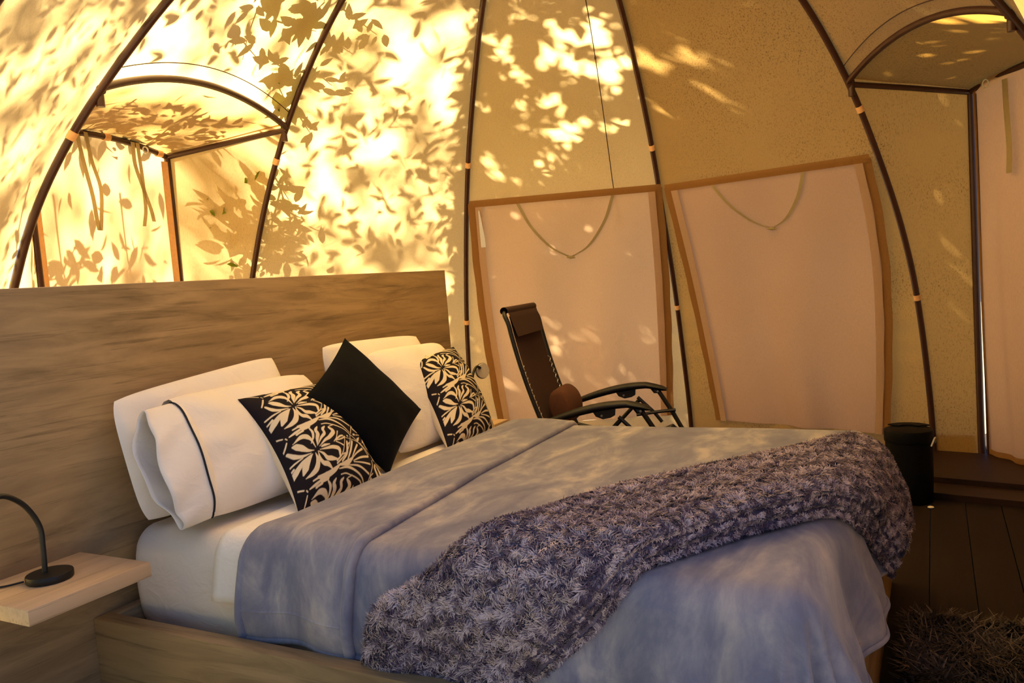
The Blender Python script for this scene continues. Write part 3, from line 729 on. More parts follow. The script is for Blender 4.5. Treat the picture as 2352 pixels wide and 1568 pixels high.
white('pillow', [(.865, -.17, .61), (1.52, -.17, .61), (1.535, -.08, 1.03), (.855, -.085, 1.05)], .072, 'white pillow at the right, leaning directly on the headboard', seed=8, inset=-.01, p=.5, rd=.045)
white('pillow', [(.90, -.385, .61), (1.53, -.37, .61), (1.585, -.17, .985), (.98, -.205, 1.005)], .085, 'white pillow behind the black cushion and the right patterned cushion', seed=11, wr=.008, inset=-.015, p=.48, rd=.05)

bc = thing('cushion', (.74, -.42, .6), 'plain black velvet cushion stood on one corner', 'cushion')
top_, bot_ = np.array([.855, -.215, 1.075]), np.array([.694, -.489, .592]); M_ = (top_+bot_)/2
ax_ = (top_-bot_)/np.linalg.norm(top_-bot_); rt = np.array([1., 0, 0])-ax_*ax_[0]; rt /= np.linalg.norm(rt)
pillow('cushion_cover', [bot_, M_+rt*.265+[0, -.03, 0], top_, M_-rt*.285], .070, M_VELVET, bc, n=48, inset=.055, p=.55, seed=3, wr=.004)

# print of the two patterned cushions, drawn in the cloth as a colour attribute
ZC = np.array([[65, 285], [990, 90], [1610, 1100], [700, 1480]], float); UVC = np.array([[0, 1], [1, 1], [1, 0], [0, 0]], float)
_A = []
for (x, y), (u, v) in zip(ZC, UVC):
    _A.append([x, y, 1, 0, 0, 0, -u*x, -u*y]); _A.append([0, 0, 0, x, y, 1, -v*x, -v*y])
_h = np.linalg.solve(np.array(_A), UVC.ravel()); HM = np.append(_h, 1).reshape(3, 3)
def to_uv(p):
    q = HM @ np.array([p[0], p[1], 1.0]); return q[:2]/q[2]
FLOWER = [  # (points in the reference frame, widths)
 ([(782,795),(735,725),(690,690),(630,685),(562,730)], [8,34,62,46,6]), ([(765,822),(710,815),(650,785),(600,765),(560,755)], [6,34,74,72,18]),
 ([(740,845),(660,856),(590,840),(530,800)], [6,30,50,30]), ([(665,872),(600,900),(542,935)], [12,18,16]), ([(600,945),(565,985)], [22,14]),
 ([(740,858),(670,915),(620,985),(600,1045)], [6,44,62,34]), ([(755,855),(722,905),(700,965),(688,1020)], [6,52,82,22]),
 ([(785,850),(815,915),(810,985),(770,1030),(715,1058)], [8,56,66,46,8]), ([(810,838),(838,905),(880,945),(930,955),(985,1000)], [6,40,50,56,12]),
 ([(815,835),(870,862),(915,900),(965,905),(1030,912)], [6,34,52,54,18]), ([(830,822),(900,812),(975,800),(1040,815),(1058,880)], [6,26,44,52,22]),
 ([(845,795),(880,782),(935,772)], [16,30,10]), ([(825,790),(880,735),(935,700),(972,645),(925,605)], [6,30,46,58,26]),
 ([(800,780),(795,720),(800,670),(780,635),(795,600)], [6,44,58,46,14]), ([(808,770),(838,710),(875,665),(858,625),(880,595)], [8,30,42,44,14]),
 ([(735,755),(752,700),(745,650),(715,615)], [6,30,40,22]), ([(985,745),(1008,705),(1018,640)], [10,10,16]), ([(1000,730),(1045,690),(1075,680)], [16,22,20]),
 ([(1010,732),(1060,715),(1100,690)], [12,16,16]), ([(1005,745),(1050,760),(1085,775)], [12,14,20]), ([(1128,675),(1133,677)], [20,20]),
 ([(1165,655),(1160,740),(1135,820),(1090,890),(1030,950)], [10,12,12,14,20]), ([(1150,745),(1130,775)], [14,8]), ([(1110,850),(1085,865)], [14,8]),
 ([(1170,660),(1100,612),(1040,590),(970,572)], [12,12,13,14]), ([(960,572),(900,562),(845,572)], [12,13,8]), ([(970,575),(930,592)], [12,8]),
 ([(600,580),(690,570),(770,535),(830,490)], [30,64,50,14]), ([(640,600),(700,585)], [60,60]), ([(650,625),(590,652),(600,655)], [24,20,8]), ([(630,605),(580,630),(525,655)], [22,30,14]), ([(620,575),(550,600)], [24,14]),
 ([(850,470),(895,400),(895,300)], [16,30,26]), ([(815,500),(905,480),(960,440)], [16,62,22]), ([(905,465),(935,380),(955,290)], [14,26,28]), ([(955,435),(985,370),(1018,312)], [12,20,24]),
 ([(960,440),(1010,390),(1080,340)], [10,18,26]), ([(975,460),(1060,425),(1150,400)], [10,24,28]), ([(980,470),(1080,468),(1172,468)], [10,18,22]), ([(915,497),(1040,500),(1165,548)], [10,24,22]),
 ([(820,528),(930,515),(1060,560),(1158,630)], [12,30,22,10]), ([(790,465),(850,400),(870,290),(865,250)], [20,14,10,10]),
 ([(880,262),(1010,280),(1100,315),(1170,372)], [10,12,14,12]), ([(1172,640),(1188,550),(1205,480),(1202,425)], [12,12,12,12]), ([(1185,570),(1215,540)], [10,8]), ([(1180,662),(1260,710),(1340,765),(1395,828)], [10,12,13,12]), ([(1265,715),(1302,720)], [12,8]),
 ([(1205,645),(1222,640)], [24,24]), ([(1205,580),(1260,602)], [30,14]), ([(1258,690),(1280,655)], [36,10]), ([(1240,640),(1320,608)], [10,10]),
 ([(1325,600),(1290,560),(1240,500),(1238,455)], [6,34,40,14]), ([(1330,595),(1300,520),(1250,455)], [6,34,14]), ([(1332,590),(1312,510),(1272,455)], [6,22,10]),
 ([(1330,622),(1345,690),(1380,750)], [6,42,14]), ([(1335,620),(1330,680),(1322,700)], [6,22,8]), ([(1345,615),(1375,660),(1400,745)], [6,24,12]),
 ([(1200,372),(1225,400),(1245,415)], [10,26,18]), ([(1222,410),(1238,418)], [22,18]),
 ([(362,630),(410,638),(470,653)], [12,16,14]), ([(508,700),(503,745),(495,792)], [14,16,12]), ([(495,660),(508,672)], [14,12])]
NP_ = 300
def draw_print():
    img = np.zeros((NP_, NP_)); c0 = to_uv((800, 815)); c1 = to_uv((510, 358)); c2 = to_uv((985, 1330)); step = (c2-c1)/2
    gu = (np.arange(NP_)+.0)/(NP_-1); mpp = 1/ (np.linalg.norm(to_uv((900, 815))-to_uv((700, 815)))/200)
    for rep in (-2, -1, 0, 1, 2):
        for pts, ws in FLOWER:
            P = smooth_path([to_uv(p) for p in pts], 40) if len(pts) > 2 else np.linspace(to_uv(pts[0]), to_uv(pts[1]), 24)
            W_ = np.interp(np.linspace(0, 1, len(P)), np.linspace(0, 1, len(ws)), ws)/mpp*.5*.74
            P = P+step*rep+np.array([-.05, -.09]); P[:, 0] = P[:, 0]-.085*np.clip(4*P[:, 1]*(1-P[:, 1]), 0, 1)*np.clip(1-P[:, 0], 0, 1)
            for (u, v), r in zip(P, W_):
                r = max(r, .0035)
                if u < -.1 or u > 1.1 or v < -.1 or v > 1.1: continue
                i0, i1 = max(0, int((u-r)*NP_)-1), min(NP_, int((u+r)*NP_)+3); j0, j1 = max(0, int((v-r)*NP_)-1), min(NP_, int((v+r)*NP_)+3)
                if i0 >= i1 or j0 >= j1: continue
                d = np.hypot(gu[i0:i1, None]-u, gu[None, j0:j1]-v)
                img[i0:i1, j0:j1] = np.maximum(img[i0:i1, j0:j1], np.clip((r-d)*NP_+.6, 0, 1))
    b = np.minimum.reduce([np.arange(NP_)/(NP_-1)]*1); e = np.minimum(np.minimum(gu[:, None], 1-gu[:, None]), np.minimum(gu[None, :], 1-gu[None, :])+1)
    img *= (gu[:, None] > .02)
    return img
PRINT = draw_print()
def printed(q, label, seed):
    t = thing('cushion', tuple((np.array(q[0])+np.array(q[1]))/2), label, 'cushion', 'patterned cushions')
    o, base, nr, Fp = pillow('cushion_cover', q, .075, M_PRINT, t, n=NP_, inset=.03, il=.17, bk_th=1.25, p=.55, back=M_CREAM, seed=seed, wr=.003)
    at = o.data.color_attributes.new('print', 'FLOAT_COLOR', 'POINT'); n2 = NP_*NP_
    c = np.ones((2*n2, 4)); k = PRINT.reshape(-1, 1); c[:n2, :3] = (1-k)*np.array([.010, .008, .014])+k*np.array([.80, .70, .50]); c[n2:, :3] = (.8, .72, .56)
    at.data.foreach_set('color', c.ravel().astype(np.float32)); return t
printed([(.202, -.524, .600), (.632, -.512, .604), (.725, -.205, .925), (.290, -.225, .932)], 'black and cream patterned cushion leaning left of the black cushion', 4)
printed([(1.038, -.524, .600), (1.487, -.483, .604), (1.61, -.225, .960), (1.165, -.262, .952)], 'black and cream patterned cushion leaning right of the black cushion', 4)
# ------------------------------------------------------------------ shaggy throw
def blades(name, P, Nn, L, w, tint, m, parent, lean=.9, seed=1, grain=None):
    """short curved tufts: two quads each"""
    g = np.random.default_rng(seed); n = len(P); d = g.normal(size=(n, 3)); d -= Nn*(d*Nn).sum(1)[:, None]
    if grain:
        f_ = np.column_stack([wob(P, grain, 2, 6), wob(P, grain, 13, 6), wob(P, grain, 24, 6)]); d = d*.28+f_; d -= Nn*(d*Nn).sum(1)[:, None]
    d /= np.linalg.norm(d, axis=1)[:, None]; s = np.cross(Nn, d); Ls = (L*(.6+.8*g.random(n)))[:, None]; ws = (w*(.6+.8*g.random(n)))[:, None]
    p1 = P+Ls*(.55*Nn+.35*lean*d); p2 = P+Ls*(.72*Nn+1.0*lean*d)
    V = np.stack([P-s*ws, P+s*ws, p1+s*ws*.9, p1-s*ws*.9, p2+s*ws*.25, p2-s*ws*.25], 1).reshape(-1, 3)
    i = np.arange(n)*6; Fc = np.stack([np.stack([i, i+1, i+2, i+3], -1), np.stack([i+3, i+2, i+4, i+5], -1)], 1).reshape(-1, 4)
    o = mk(name, V, Fc, m, parent); at = o.data.color_attributes.new('tint', 'FLOAT_COLOR', 'POINT')
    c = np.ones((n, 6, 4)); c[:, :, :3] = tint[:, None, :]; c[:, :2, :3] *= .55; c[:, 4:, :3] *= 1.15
    at.data.foreach_set('color', c.ravel().astype(np.float32)); tag(o, kind='stuff'); return o
def sample_quads(V, Fc, n, seed):
    g = np.random.default_rng(seed); a, b, c, d = (V[Fc[:, k]] for k in range(4))
    nr = np.cross(c-a, d-b); ar = np.linalg.norm(nr, axis=1)/2; k = g.choice(len(Fc), n, p=ar/ar.sum()); u, v = g.random(n)[:, None], g.random(n)[:, None]
    P = (1-u)*(1-v)*a[k]+u*(1-v)*b[k]+u*v*c[k]+(1-u)*v*d[k]; N_ = nr[k]/np.linalg.norm(nr[k], axis=1)[:, None]; return P, N_
HE = smooth_path([(-.46, -.955), (-.34, -.970), (-.20, -1.03), (-.09, -1.19), (.12, -1.335), (.40, -1.46), (.73, -1.69), (1.01, -1.87), (1.22, -2.03), (1.33, -2.28)], 110)
FE = smooth_path([(-.46, -1.36), (-.36, -1.375), (-.25, -1.41), (-.10, -1.565), (.10, -1.69), (.276, -1.795), (.45, -1.93), (.62, -2.035), (.82, -2.15), (.97, -2.30)], 110)
CS = [(.04, .018), (-.025, .024), (-.05, .042), (-.035, .064), (.0, .080), (.06, .088)]+[(x, .090+.003*math.sin(x*9)) for x in np.linspace(.12, .88, 26)]+ \
     [(.95, .089), (1.0, .084), (1.032, .075), (1.020, .066), (.945, .060), (1.022, .054), (1.036, .045), (1.02, .036), (.945, .031), (1.022, .026), (1.034, .017), (1.0, .010), (.96, .014)]
th_ = thing('throw', (.5, -1.6, BH), 'shaggy purple-grey throw folded lengthwise and laid diagonally over the bed', 'throw')
A = np.array([[h[0]+(f[0]-h[0])*c for c, _ in CS] for h, f in zip(HE, FE)]); B = np.array([[h[1]+(f[1]-h[1])*c for c, _ in CS] for h, f in zip(HE, FE)])
LF = np.array([[l for _, l in CS]]*len(HE))+.012; sl = np.linspace(0, 1, len(HE))[:, None]
PT = over(A, B, LF, BH, .5, .03)
PT[..., 2] += .006*wob(PT, 8, 2)
VT = PT.reshape(-1, 3); FT = grid_faces(*A.shape)
mk('throw_cloth', VT, FT, M_THROWBASE, th_)
_c = FT[:, 0] % len(CS); _k = np.array([l for _, l in CS]); _gr = np.array([(CS[k][0] == .945) or (CS[min(k+1, len(CS)-1)][0] == .945) for k in range(len(CS))])
_side = _c >= 33
for nm, fs, n_, ln, sd in (('pile', FT[~_gr[_c] & ~_side], 135000, .0115, 3), ('edge_pile', FT[~_gr[_c] & _side], 42000, .0065, 4)):
    Pb, Nb = sample_quads(VT, fs, n_, sd)
    if nm == 'pile' and Nb[:, 2].mean() < 0: SGN = -1
    elif nm == 'pile': SGN = 1
    Nb = Nb*SGN
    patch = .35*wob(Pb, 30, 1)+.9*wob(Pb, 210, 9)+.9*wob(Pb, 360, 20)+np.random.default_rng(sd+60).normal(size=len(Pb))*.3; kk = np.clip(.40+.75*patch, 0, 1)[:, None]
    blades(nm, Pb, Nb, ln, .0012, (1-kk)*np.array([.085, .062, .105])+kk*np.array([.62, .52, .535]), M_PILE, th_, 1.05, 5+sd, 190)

# ------------------------------------------------------------------ shaggy rug at the foot of the bed
rg = thing('rug', (.85, -2.75, 0), 'dark grey shaggy rug on the floor at the foot of the bed', 'rug')
RX0, RX1, RY0, RY1 = .15, 1.33, -3.5, -2.10
box('rug_backing', (RX0, RY0, .001), (RX1, RY1, .012), M_RUGBASE, rg, .004)
n = 34000; g = np.random.default_rng(11); Pr = np.column_stack([g.uniform(RX0, RX1, n), g.uniform(RY0, RY1, n), np.full(n, .012)])
clump = np.column_stack([wob(Pr, 30, 2), wob(Pr, 30, 10), np.zeros(n)]); Nr = np.tile([0, 0, 1.], (n, 1))+clump*.45; Nr /= np.linalg.norm(Nr, axis=1)[:, None]
kk = np.clip(.10+.18*wob(Pr, 14, 5)+.75*g.random(n)**3, 0, 1)[:, None]
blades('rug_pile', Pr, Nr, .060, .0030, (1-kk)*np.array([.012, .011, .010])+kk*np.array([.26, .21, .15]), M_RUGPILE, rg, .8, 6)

# ------------------------------------------------------------------ reclining chair
CH = thing('recliner_chair', (2.40, -.62, 0), 'brown and black reclining garden chair behind the bed', 'chair', None, 0)
CM = Matrix.Translation((2.445, -.645, -.012)) @ Matrix.Rotation(math.radians(-80), 4, 'Z')
def cw(pts): return np.array([tuple(CM @ Vector(p)) for p in pts])
HW = .285
# back and seat frame: side tubes from the seat front up to the top of the back, joined by a bowed bar
back_b, back_t = np.array([-.25, 0, .40]), np.array([-.445, 0, 1.085])
def bk_pt(f): return back_b*(1-f)+back_t*f+np.array([-.02*math.sin(PI*f)+.0, 0, 0])
path = [bk_pt(f)+[0, -HW, 0] for f in np.linspace(0, .93, 12)]+[back_t+[-.012, -HW+.01, .0], back_t+[-.014, -HW+.045, .016]]+[back_t+[-.014, y, .02] for y in np.linspace(-HW+.08, HW-.08, 5)]+[back_t+[-.014, HW-.045, .016], back_t+[-.012, HW-.01, .0]]+[bk_pt(f)+[0, HW, 0] for f in np.linspace(.93, 0, 12)]
tube('back_frame', cw(smooth_path(path, 90)), .0125, M_CHAIRT, CH, 12)
sf = [(-.25, 0, .40), (.0, 0, .34), (.25, 0, .36), (.30, 0, .38)]
for s in (-1, 1): tube('seat_tube', cw([(x, s*HW, z) for x, y, z in sf]), .012, M_CHAIRT, CH, 10)
tube('seat_front_bar', cw([(.30, -HW, .38), (.30, HW, .38)]), .012, M_CHAIRT, CH, 10)
# sling fabric of the back: wraps the top bar, laced at the sides lower down
U_ = np.linspace(-1, 1, 24); F_ = np.linspace(.0, .985, 40); V = []
for f in F_:
    w_ = (HW-.034); c = bk_pt(f)
    V.append(cw([c+[-.018*(1-u*u)*math.sin(PI*f)+.004, u*w_, 0] for u in U_]))
mk('back_sling', np.array(V).reshape(-1, 3), grid_faces(40, 24), M_SLING, CH)
V = []
for a in np.linspace(1.25*PI, -.15*PI, 14):
    V.append(cw([back_t+[-.014+.0205*math.cos(a), u*(HW-.012), .018+.0205*math.sin(a)] for u in U_]))
for d in np.linspace(.0, .125, 6): V.append(cw([back_t+[.0085+d*.30, u*(HW-.022-.1*d), .006-d] for u in U_]))
mk('head_sleeve', np.array(V).reshape(-1, 3), grid_faces(20, 24), M_SLING, CH)
V = []
for x in np.linspace(-.25, .28, 24): V.append(cw([(x, u*(HW-.035), (.345+.6*max(0, -x-.05)**2-.03*(1-u*u)+.09*max(0, x)**1.5)) for u in U_]))
mk('seat_sling', np.array(V).reshape(-1, 3), grid_faces(24, 24), M_SLING, CH)
for s in (-1, 1):
    pts = []; 
    for k in range(23):
        f = .10+.50*k/22; c = bk_pt(f); pts.append(c+[.004, s*(HW-.006 if k % 2 else HW-.045), 0])
    tube('side_lacing', cw(pts), .0032, M_LACE, CH, 6)
# headrest roll, slid down the back
V, Fc = lathe_geo([(.0, -.142), (.060, -.141), (.074, -.134), (.079, -.115), (.081, -.05), (.081, 0), (.080, .05), (.079, .115), (.074, .134), (.060, .141), (.0, .142)], 32)
RM = CM @ Matrix.Translation((-.225, -.03, .570)) @ Matrix.Rotation(math.radians(-14), 4, 'Y') @ Matrix.Rotation(PI/2, 4, 'X') @ Matrix.Diagonal((.78, 1.25, 1.0, 1))
mk('headrest_roll', [tuple(RM @ Vector(v)) for v in V], Fc, M_ROLL, CH, True, 50)
# armrests: long curved paddles with ribs and a bracket below
for s in (-1, 1):
    xs = np.linspace(-.30, .275, 26); V = []; K = 12
    for x in xs:
        q = (x+.30)/.575; z = .512+.098*math.sin(min(q, 1)*PI*.62)-.02*max(0, q-.8)/.2; w_ = .016+.016*math.sin(min(q*1.05, 1)*PI*.9)+(.006 if q > .6 else 0); hgt = .014+.008*q*(1-q)*4
        if q > .97: hgt *= .6; w_ *= .8
        for k in range(K):
            a = 2*PI*k/K; V.append((x, s*(HW+.035)+w_*math.cos(a), z+hgt*math.sin(a)))
    ar = mk('armrest', cw(V), [(i*K+k, i*K+(k+1) % K, (i+1)*K+(k+1) % K, (i+1)*K+k) for i in range(25) for k in range(K)]+[tuple(range(K))[::-1], tuple(25*K+k for k in range(K))], M_BLACKP, CH, True, 50)
    prof2 = [(-.02, .585), (.0, .552), (.035, .538), (.075, .545), (.095, .556), (.098, .585)]
    V = [(x, s*(HW+.035)+o, z) for o in (-.010, .010) for x, z in prof2]; m_ = len(prof2)
    MB().add(cw(V), [tuple(range(m_)), tuple(range(2*m_-1, m_-1, -1))]+[(k, m_+k, m_+(k+1) % m_, (k+1) % m_) for k in range(m_)]).build('recline_bracket', M_BLACKP, ar, False, None)
    MB().tube(cw([(.03, s*(HW+.022)-.0, .556), (.03, s*(HW+.048), .556)]), .006, 10).build('screw', M_SCREW, ar)
    MB().tube(cw([(.225, s*(HW+.019), .575), (.225, s*(HW+.051), .575)]), .006, 10).build('screw', M_SCREW, ar)
    MB().tube(cw([(.19, s*(HW+.035), .600), (.21, s*(HW+.035), .572), (.225, s*(HW+.035), .572), (.245, s*(HW+.035), .60)]), .013, 8).build('front_lug', M_BLACKP, ar)
    # crossed legs
    tube('leg', cw([(.225, s*(HW+.035), .580), (.30, s*(HW+.03), .455), (.40, s*(HW+.02), .26), (.42, s*(HW+.02), .02)]), .0125, M_CHAIRT, CH, 10)
    tube('leg', cw([(.12, s*(HW+.015), .53), (-.05, s*(HW+.015), .36), (-.36, s*(HW+.015), .02)]), .0115, M_CHAIRT, CH, 10)
    tube('link_bar', cw([(.11, s*(HW+.02), .545), (.20, s*(HW+.02), .455), (.24, s*(HW+.02), .40)]), .010, M_CHAIRT, CH, 8)
    tube('link_bar', cw([(.10, s*(HW+.012), .445), (.24, s*(HW+.012), .462), (.32, s*(HW+.012), .468)]), .0095, M_CHAIRT, CH, 8)
    tube('footrest_tube', cw([(.30, s*HW, .38), (.37, s*HW, .32), (.50, s*HW, .10)]), .011, M_CHAIRT, CH, 8)
tube('foot_bar', cw([(.42, -HW-.02, .015), (.42, HW+.02, .015)]), .0125, M_CHAIRT, CH, 10)
tube('foot_bar', cw([(-.36, -HW-.015, .015), (-.36, HW+.015, .015)]), .0125, M_CHAIRT, CH, 10)
V = []
for x in np.linspace(.33, .50, 12): V.append(cw([(x, u*(HW-.035), (.345-1.6*(x-.35)-.005)) for u in U_]))
mk('footrest_sling', np.array(V).reshape(-1, 3), grid_faces(12, 24), M_SLING, CH)

# ------------------------------------------------------------------ bin, bottle cap
BN = (2.835, -2.075, 0.0)
bn = thing('waste_bin', BN, 'black cylindrical waste bin with a lid in front of the dome pole', 'bin')
V, Fc = lathe_geo([(.097, .0), (.100, .004), (.1045, .10), (.1065, .22), (.1085, .300), (.1085, .318)], 48, BN); mk('bin_body', V, Fc, M_BIN, bn, True, 40)
V, Fc = lathe_geo([(.1115, .305), (.1125, .309), (.1125, .352), (.110, .362), (.100, .366), (.0, .369)], 48, BN); lid = mk('bin_lid', V, Fc, M_BIN, bn, True, 40)
fv = [(BN[0]+r*math.cos(a), BN[1]+r*math.sin(a), z) for z in (.3695, .3755) for r in (.045, .106) for a in np.linspace(-1.1, 1.1, 14)]
ff = [(k, k+1, k+15, k+14) for k in range(13)]+[(28+k+14, 28+k+15, 28+k+1, 28+k) for k in range(13)]+[(k, 28+k, 29+k, k+1) for k in range(13)]+[(14+k+1, 14+k+29, 14+k+28, 14+k) for k in range(13)]+[(0, 14, 42, 28), (13, 41, 55, 27)]
mk('lid_flap', fv, ff, M_BIN, lid, False)
tube('bin_handle', [(BN[0]+.118*math.cos(a), BN[1]+.118*math.sin(a), .29+.035*math.sin(PI*k/10)) for k, a in enumerate(np.linspace(-2.15, -1.35, 11))], .004, M_RING, bn, 8)
V, Fc = lathe_geo([(.013, 0), (.0145, .001), (.0145, .003), (.012, .0055), (.0, .006)], 20, (2.722, -2.163, .0)); tag(mk('bottle_cap', V, Fc, plain('cap_white', (.8, .76, .62), .5), None, True, 40), 'small white bottle cap on the dark floor beside the black bin', 'bottle cap')

# ------------------------------------------------------------------ trees outside, whose leaves dapple the canvas
def leaf_mesh(P, size, seed, name, parent, flat=None):
    ok = (np.hypot(*(P-CEN)[:, :2].T) > prof(P[:, 2])+.045) | (P[:, 2] > 3.25); P = P[ok]; flat = None if flat is None else flat[ok]
    q_ = across(P-np.array([CEN[0], CEN[1], 3.05])); ok = (np.hypot(q_[:, 0]/1.0, q_[:, 1]/.70) > 1) | (P[:, 2] < 2.95); P = P[ok]; flat = None if flat is None else flat[ok]   # added gap in the crown lets more sun through the tent top
    g = np.random.default_rng(seed); n = len(P); d = g.normal(size=(n, 3)); d[:, 2] -= .35; d /= np.linalg.norm(d, axis=1)[:, None]
    nr = g.normal(size=(n, 3)) if flat is None else flat+g.normal(size=(n, 3))*.35
    if flat is not None: d = d-nr*((d*nr).sum(1)/(nr*nr).sum(1))[:, None]; d /= np.linalg.norm(d, axis=1)[:, None]
    s = np.cross(nr, d); s /= np.linalg.norm(s, axis=1)[:, None]; u = np.cross(d, s); L = np.broadcast_to(size, (n,))[:, None]*(.7+.6*g.random(n))[:, None]; w = L*(.30+.14*g.random(n))[:, None]
    def at(f, o, h): return P+d*L*f+s*w*o+u*L*h
    V = np.stack([at(0, 0, 0), at(.18, .42, .02), at(.42, .56, .04), at(.72, .36, .03), at(1, 0, -.06), at(.72, -.36, .03), at(.42, -.56, .04), at(.18, -.42, .02), at(.45, 0, -.015)], 1).reshape(-1, 3)
    i = np.arange(n)*9; Fc = np.concatenate([np.stack([i+8, i+a, i+b, i+c], -1) for a, b, c in ((0, 1, 2), (2, 3, 4), (4, 5, 6), (6, 7, 0))])
    o = mk(name, V, Fc, M_LEAF, parent, False); tag(o, kind='stuff'); return o
def shade_pts(i, t, z, d): return gore_pt(i, t, z)+np.outer(np.broadcast_to(d, np.shape(t)), SUNV)
HOLES = [(2, 0.803, 2.699, 0.03), (2, 0.63, 2.64, 0.041), (2, 0.55, 2.61, 0.036), (2, 0.483, 2.585, 0.023), (2, 0.418, 2.55, 0.031), (2, 0.794, 2.629, 0.046), (2, 0.694, 2.501, 0.026), (2, 0.631, 2.497, 0.024), (2, 0.901, 2.515, 0.042), (2, 0.876, 2.468, 0.042), (2, 0.793, 2.462, 0.026), (2, 0.836, 2.419, 0.027), (2, 0.481, 2.339, 0.025), (2, 0.379, 2.34, 0.019), (2, 0.466, 2.191, 0.033), (2, 0.624, 2.189, 0.039), (2, 0.542, 2.13, 0.028), (2, 0.853, 2.183, 0.033), (2, 0.898, 2.222, 0.025), (2, 0.508, 2.019, 0.026), (2, 0.428, 1.975, 0.014), (2, 0.149, 1.991, 0.023), (2, 0.563, 2.698, 0.018), (2, 0.227, 2.771, 0.017), (2, 0.442, 2.789, 0.034), (2, 0.068, 2.657, 0.036), (2, 0.159, 2.632, 0.026), (2, 0.07, 2.392, 0.016), (2, 0.68, 2.634, 0.023), (2, 0.869, 2.643, 0.025), (3, 0.057, 2.481, 0.023), (3, 0.162, 2.455, 0.021), (3, 0.36, 2.46, 0.02), (3, 0.487, 2.198, 0.02), (3, 0.065, 2.26, 0.019), (3, 0.061, 2.179, 0.025), (3, 0.105, 2.492, 0.018), (3, 0.983, 2.527, 0.018), (3, 0.989, 2.475, 0.02), (3, 0.279, 2.471, 0.015), (1, 0.578, 2.528, 0.081), (1, 0.325, 2.632, 0.053), (1, 0.555, 2.693, 0.044), (1, 0.831, 2.712, 0.06), (1, 0.832, 2.659, 0.05), (1, 0.065, 2.725, 0.064), (1, 0.065, 2.657, 0.051), (1, 0.479, 2.462, 0.045), (1, 0.655, 2.452, 0.039), (1, 0.418, 2.323, 0.031), (1, 0.482, 2.136, 0.053), (1, 0.542, 2.126, 0.043), (1, 0.806, 2.461, 0.047), (1, 0.851, 2.357, 0.048), (1, 0.9, 2.291, 0.038), (1, 0.671, 2.314, 0.026), (1, 0.124, 2.359, 0.034), (1, 0.344, 2.329, 0.03), (1, 0.224, 2.036, 0.036), (1, 0.28, 1.894, 0.048), (1, 0.183, 1.797, 0.037), (1, 0.318, 1.845, 0.037), (1, 0.362, 2.714, 0.033), (1, 0.669, 1.655, 0.029), (1, 0.263, 2.545, 0.034), (1, 0.482, 2.598, 0.044), (1, 0.671, 2.592, 0.035), (1, 0.702, 2.632, 0.03), (1, 0.111, 2.496, 0.043), (1, 0.155, 2.191, 0.025), (1, 0.91, 2.012, 0.029), (1, 0.058, 2.293, 0.024), (1, 0.263, 2.428, 0.02), (1, 0.34, 2.746, 0.037), (1, 0.912, 2.769, 0.03), (1, 0.235, 2.687, 0.047)]
HP_ = np.array([gore_pt(i, t, z) for i, t, z, r in HOLES]); HR = np.array([r for *_, r in HOLES])
g = np.random.default_rng(21)
def across(X):                                                                # coordinates across the sun's direction
    e1 = np.cross(SUNV, [0, 0, 1.]); e1 /= np.linalg.norm(e1); e2 = np.cross(e1, SUNV); return np.column_stack([X @ e1, X @ e2])
H2 = across(HP_)
def canopy(i, n, tr, zr, dr, size, pad, holes=True, keep=None):
    t = g.uniform(*tr, n); z = g.uniform(*zr, n); S = gore_pt(i, t, z); d = g.uniform(*dr, n)
    if holes:
        q = across(S); D = np.hypot(q[:, None, 0]-H2[None, :, 0], q[:, None, 1]-H2[None, :, 1]); ok = (D > HR[None, :]*.85+pad).all(1); S, d = S[ok], d[ok]
    if keep is not None: ok = keep(S); S, d = S[ok], d[ok]
    return S+d[:, None]*SUNV
tr1 = thing('tree', (.3, 4.6, -.35), 'leafy tree outside, its shadow falling on the canvas behind the headboard', 'tree')
tube('trunk', smooth_path([(.3, 4.6, -.35), (.35, 4.5, .8), (.2, 4.3, 2.0), (.25, 3.9, 3.1), (.5, 3.3, 4.0)], 30), np.linspace(.11, .05, 30), M_BARK, tr1, 10)
# far crown: closes most of the sunlight for the back and right canvases
def block(c, ex, n, dr):                                                       # leaves between the sun and a patch of the tent
    S = np.array(c)+g.uniform(-1, 1, (n, 3))*np.array(ex); return S+g.uniform(*dr, n)[:, None]*SUNV
far = [canopy(2, 6200, (-.1, 1.1), (1.0, 3.0), (1.8, 4.0), .12, .045), canopy(3, 4600, (-.1, 1.2), (.3, 3.0), (2.2, 4.2), .12, .05),
       canopy(1, 600, (.0, 1.1), (1.5, 2.95), (1.8, 3.0), .10, .04),
       canopy(2, 3600, (-.15, 1.1), (.0, 1.3), (3.0, 6.0), .12, .04, False, keep=lambda S: (wob(S, 4, 3) < .95)),
       canopy(4, 3000, (-.1, 1.1), (1.6, 3.1), (3.0, 5.0), .12, .04, False), canopy(5, 1500, (-.1, 1.1), (1.2, 3.1), (3.5, 6.0), .12, .04, False)]
leaf_mesh(np.vstack(far), .115, 31, 'crown_leaves', tr1)
leaf_mesh(np.vstack([block((3.7, -2.2, 1.1), (.5, .7, 1.1), 2600, (3.0, 5.0)), block((3.6, -2.35, 2.2), (.8, .8, .2), 3000, (2.0, 4.0))]), .13, 35, 'crown_leaves', tr1)
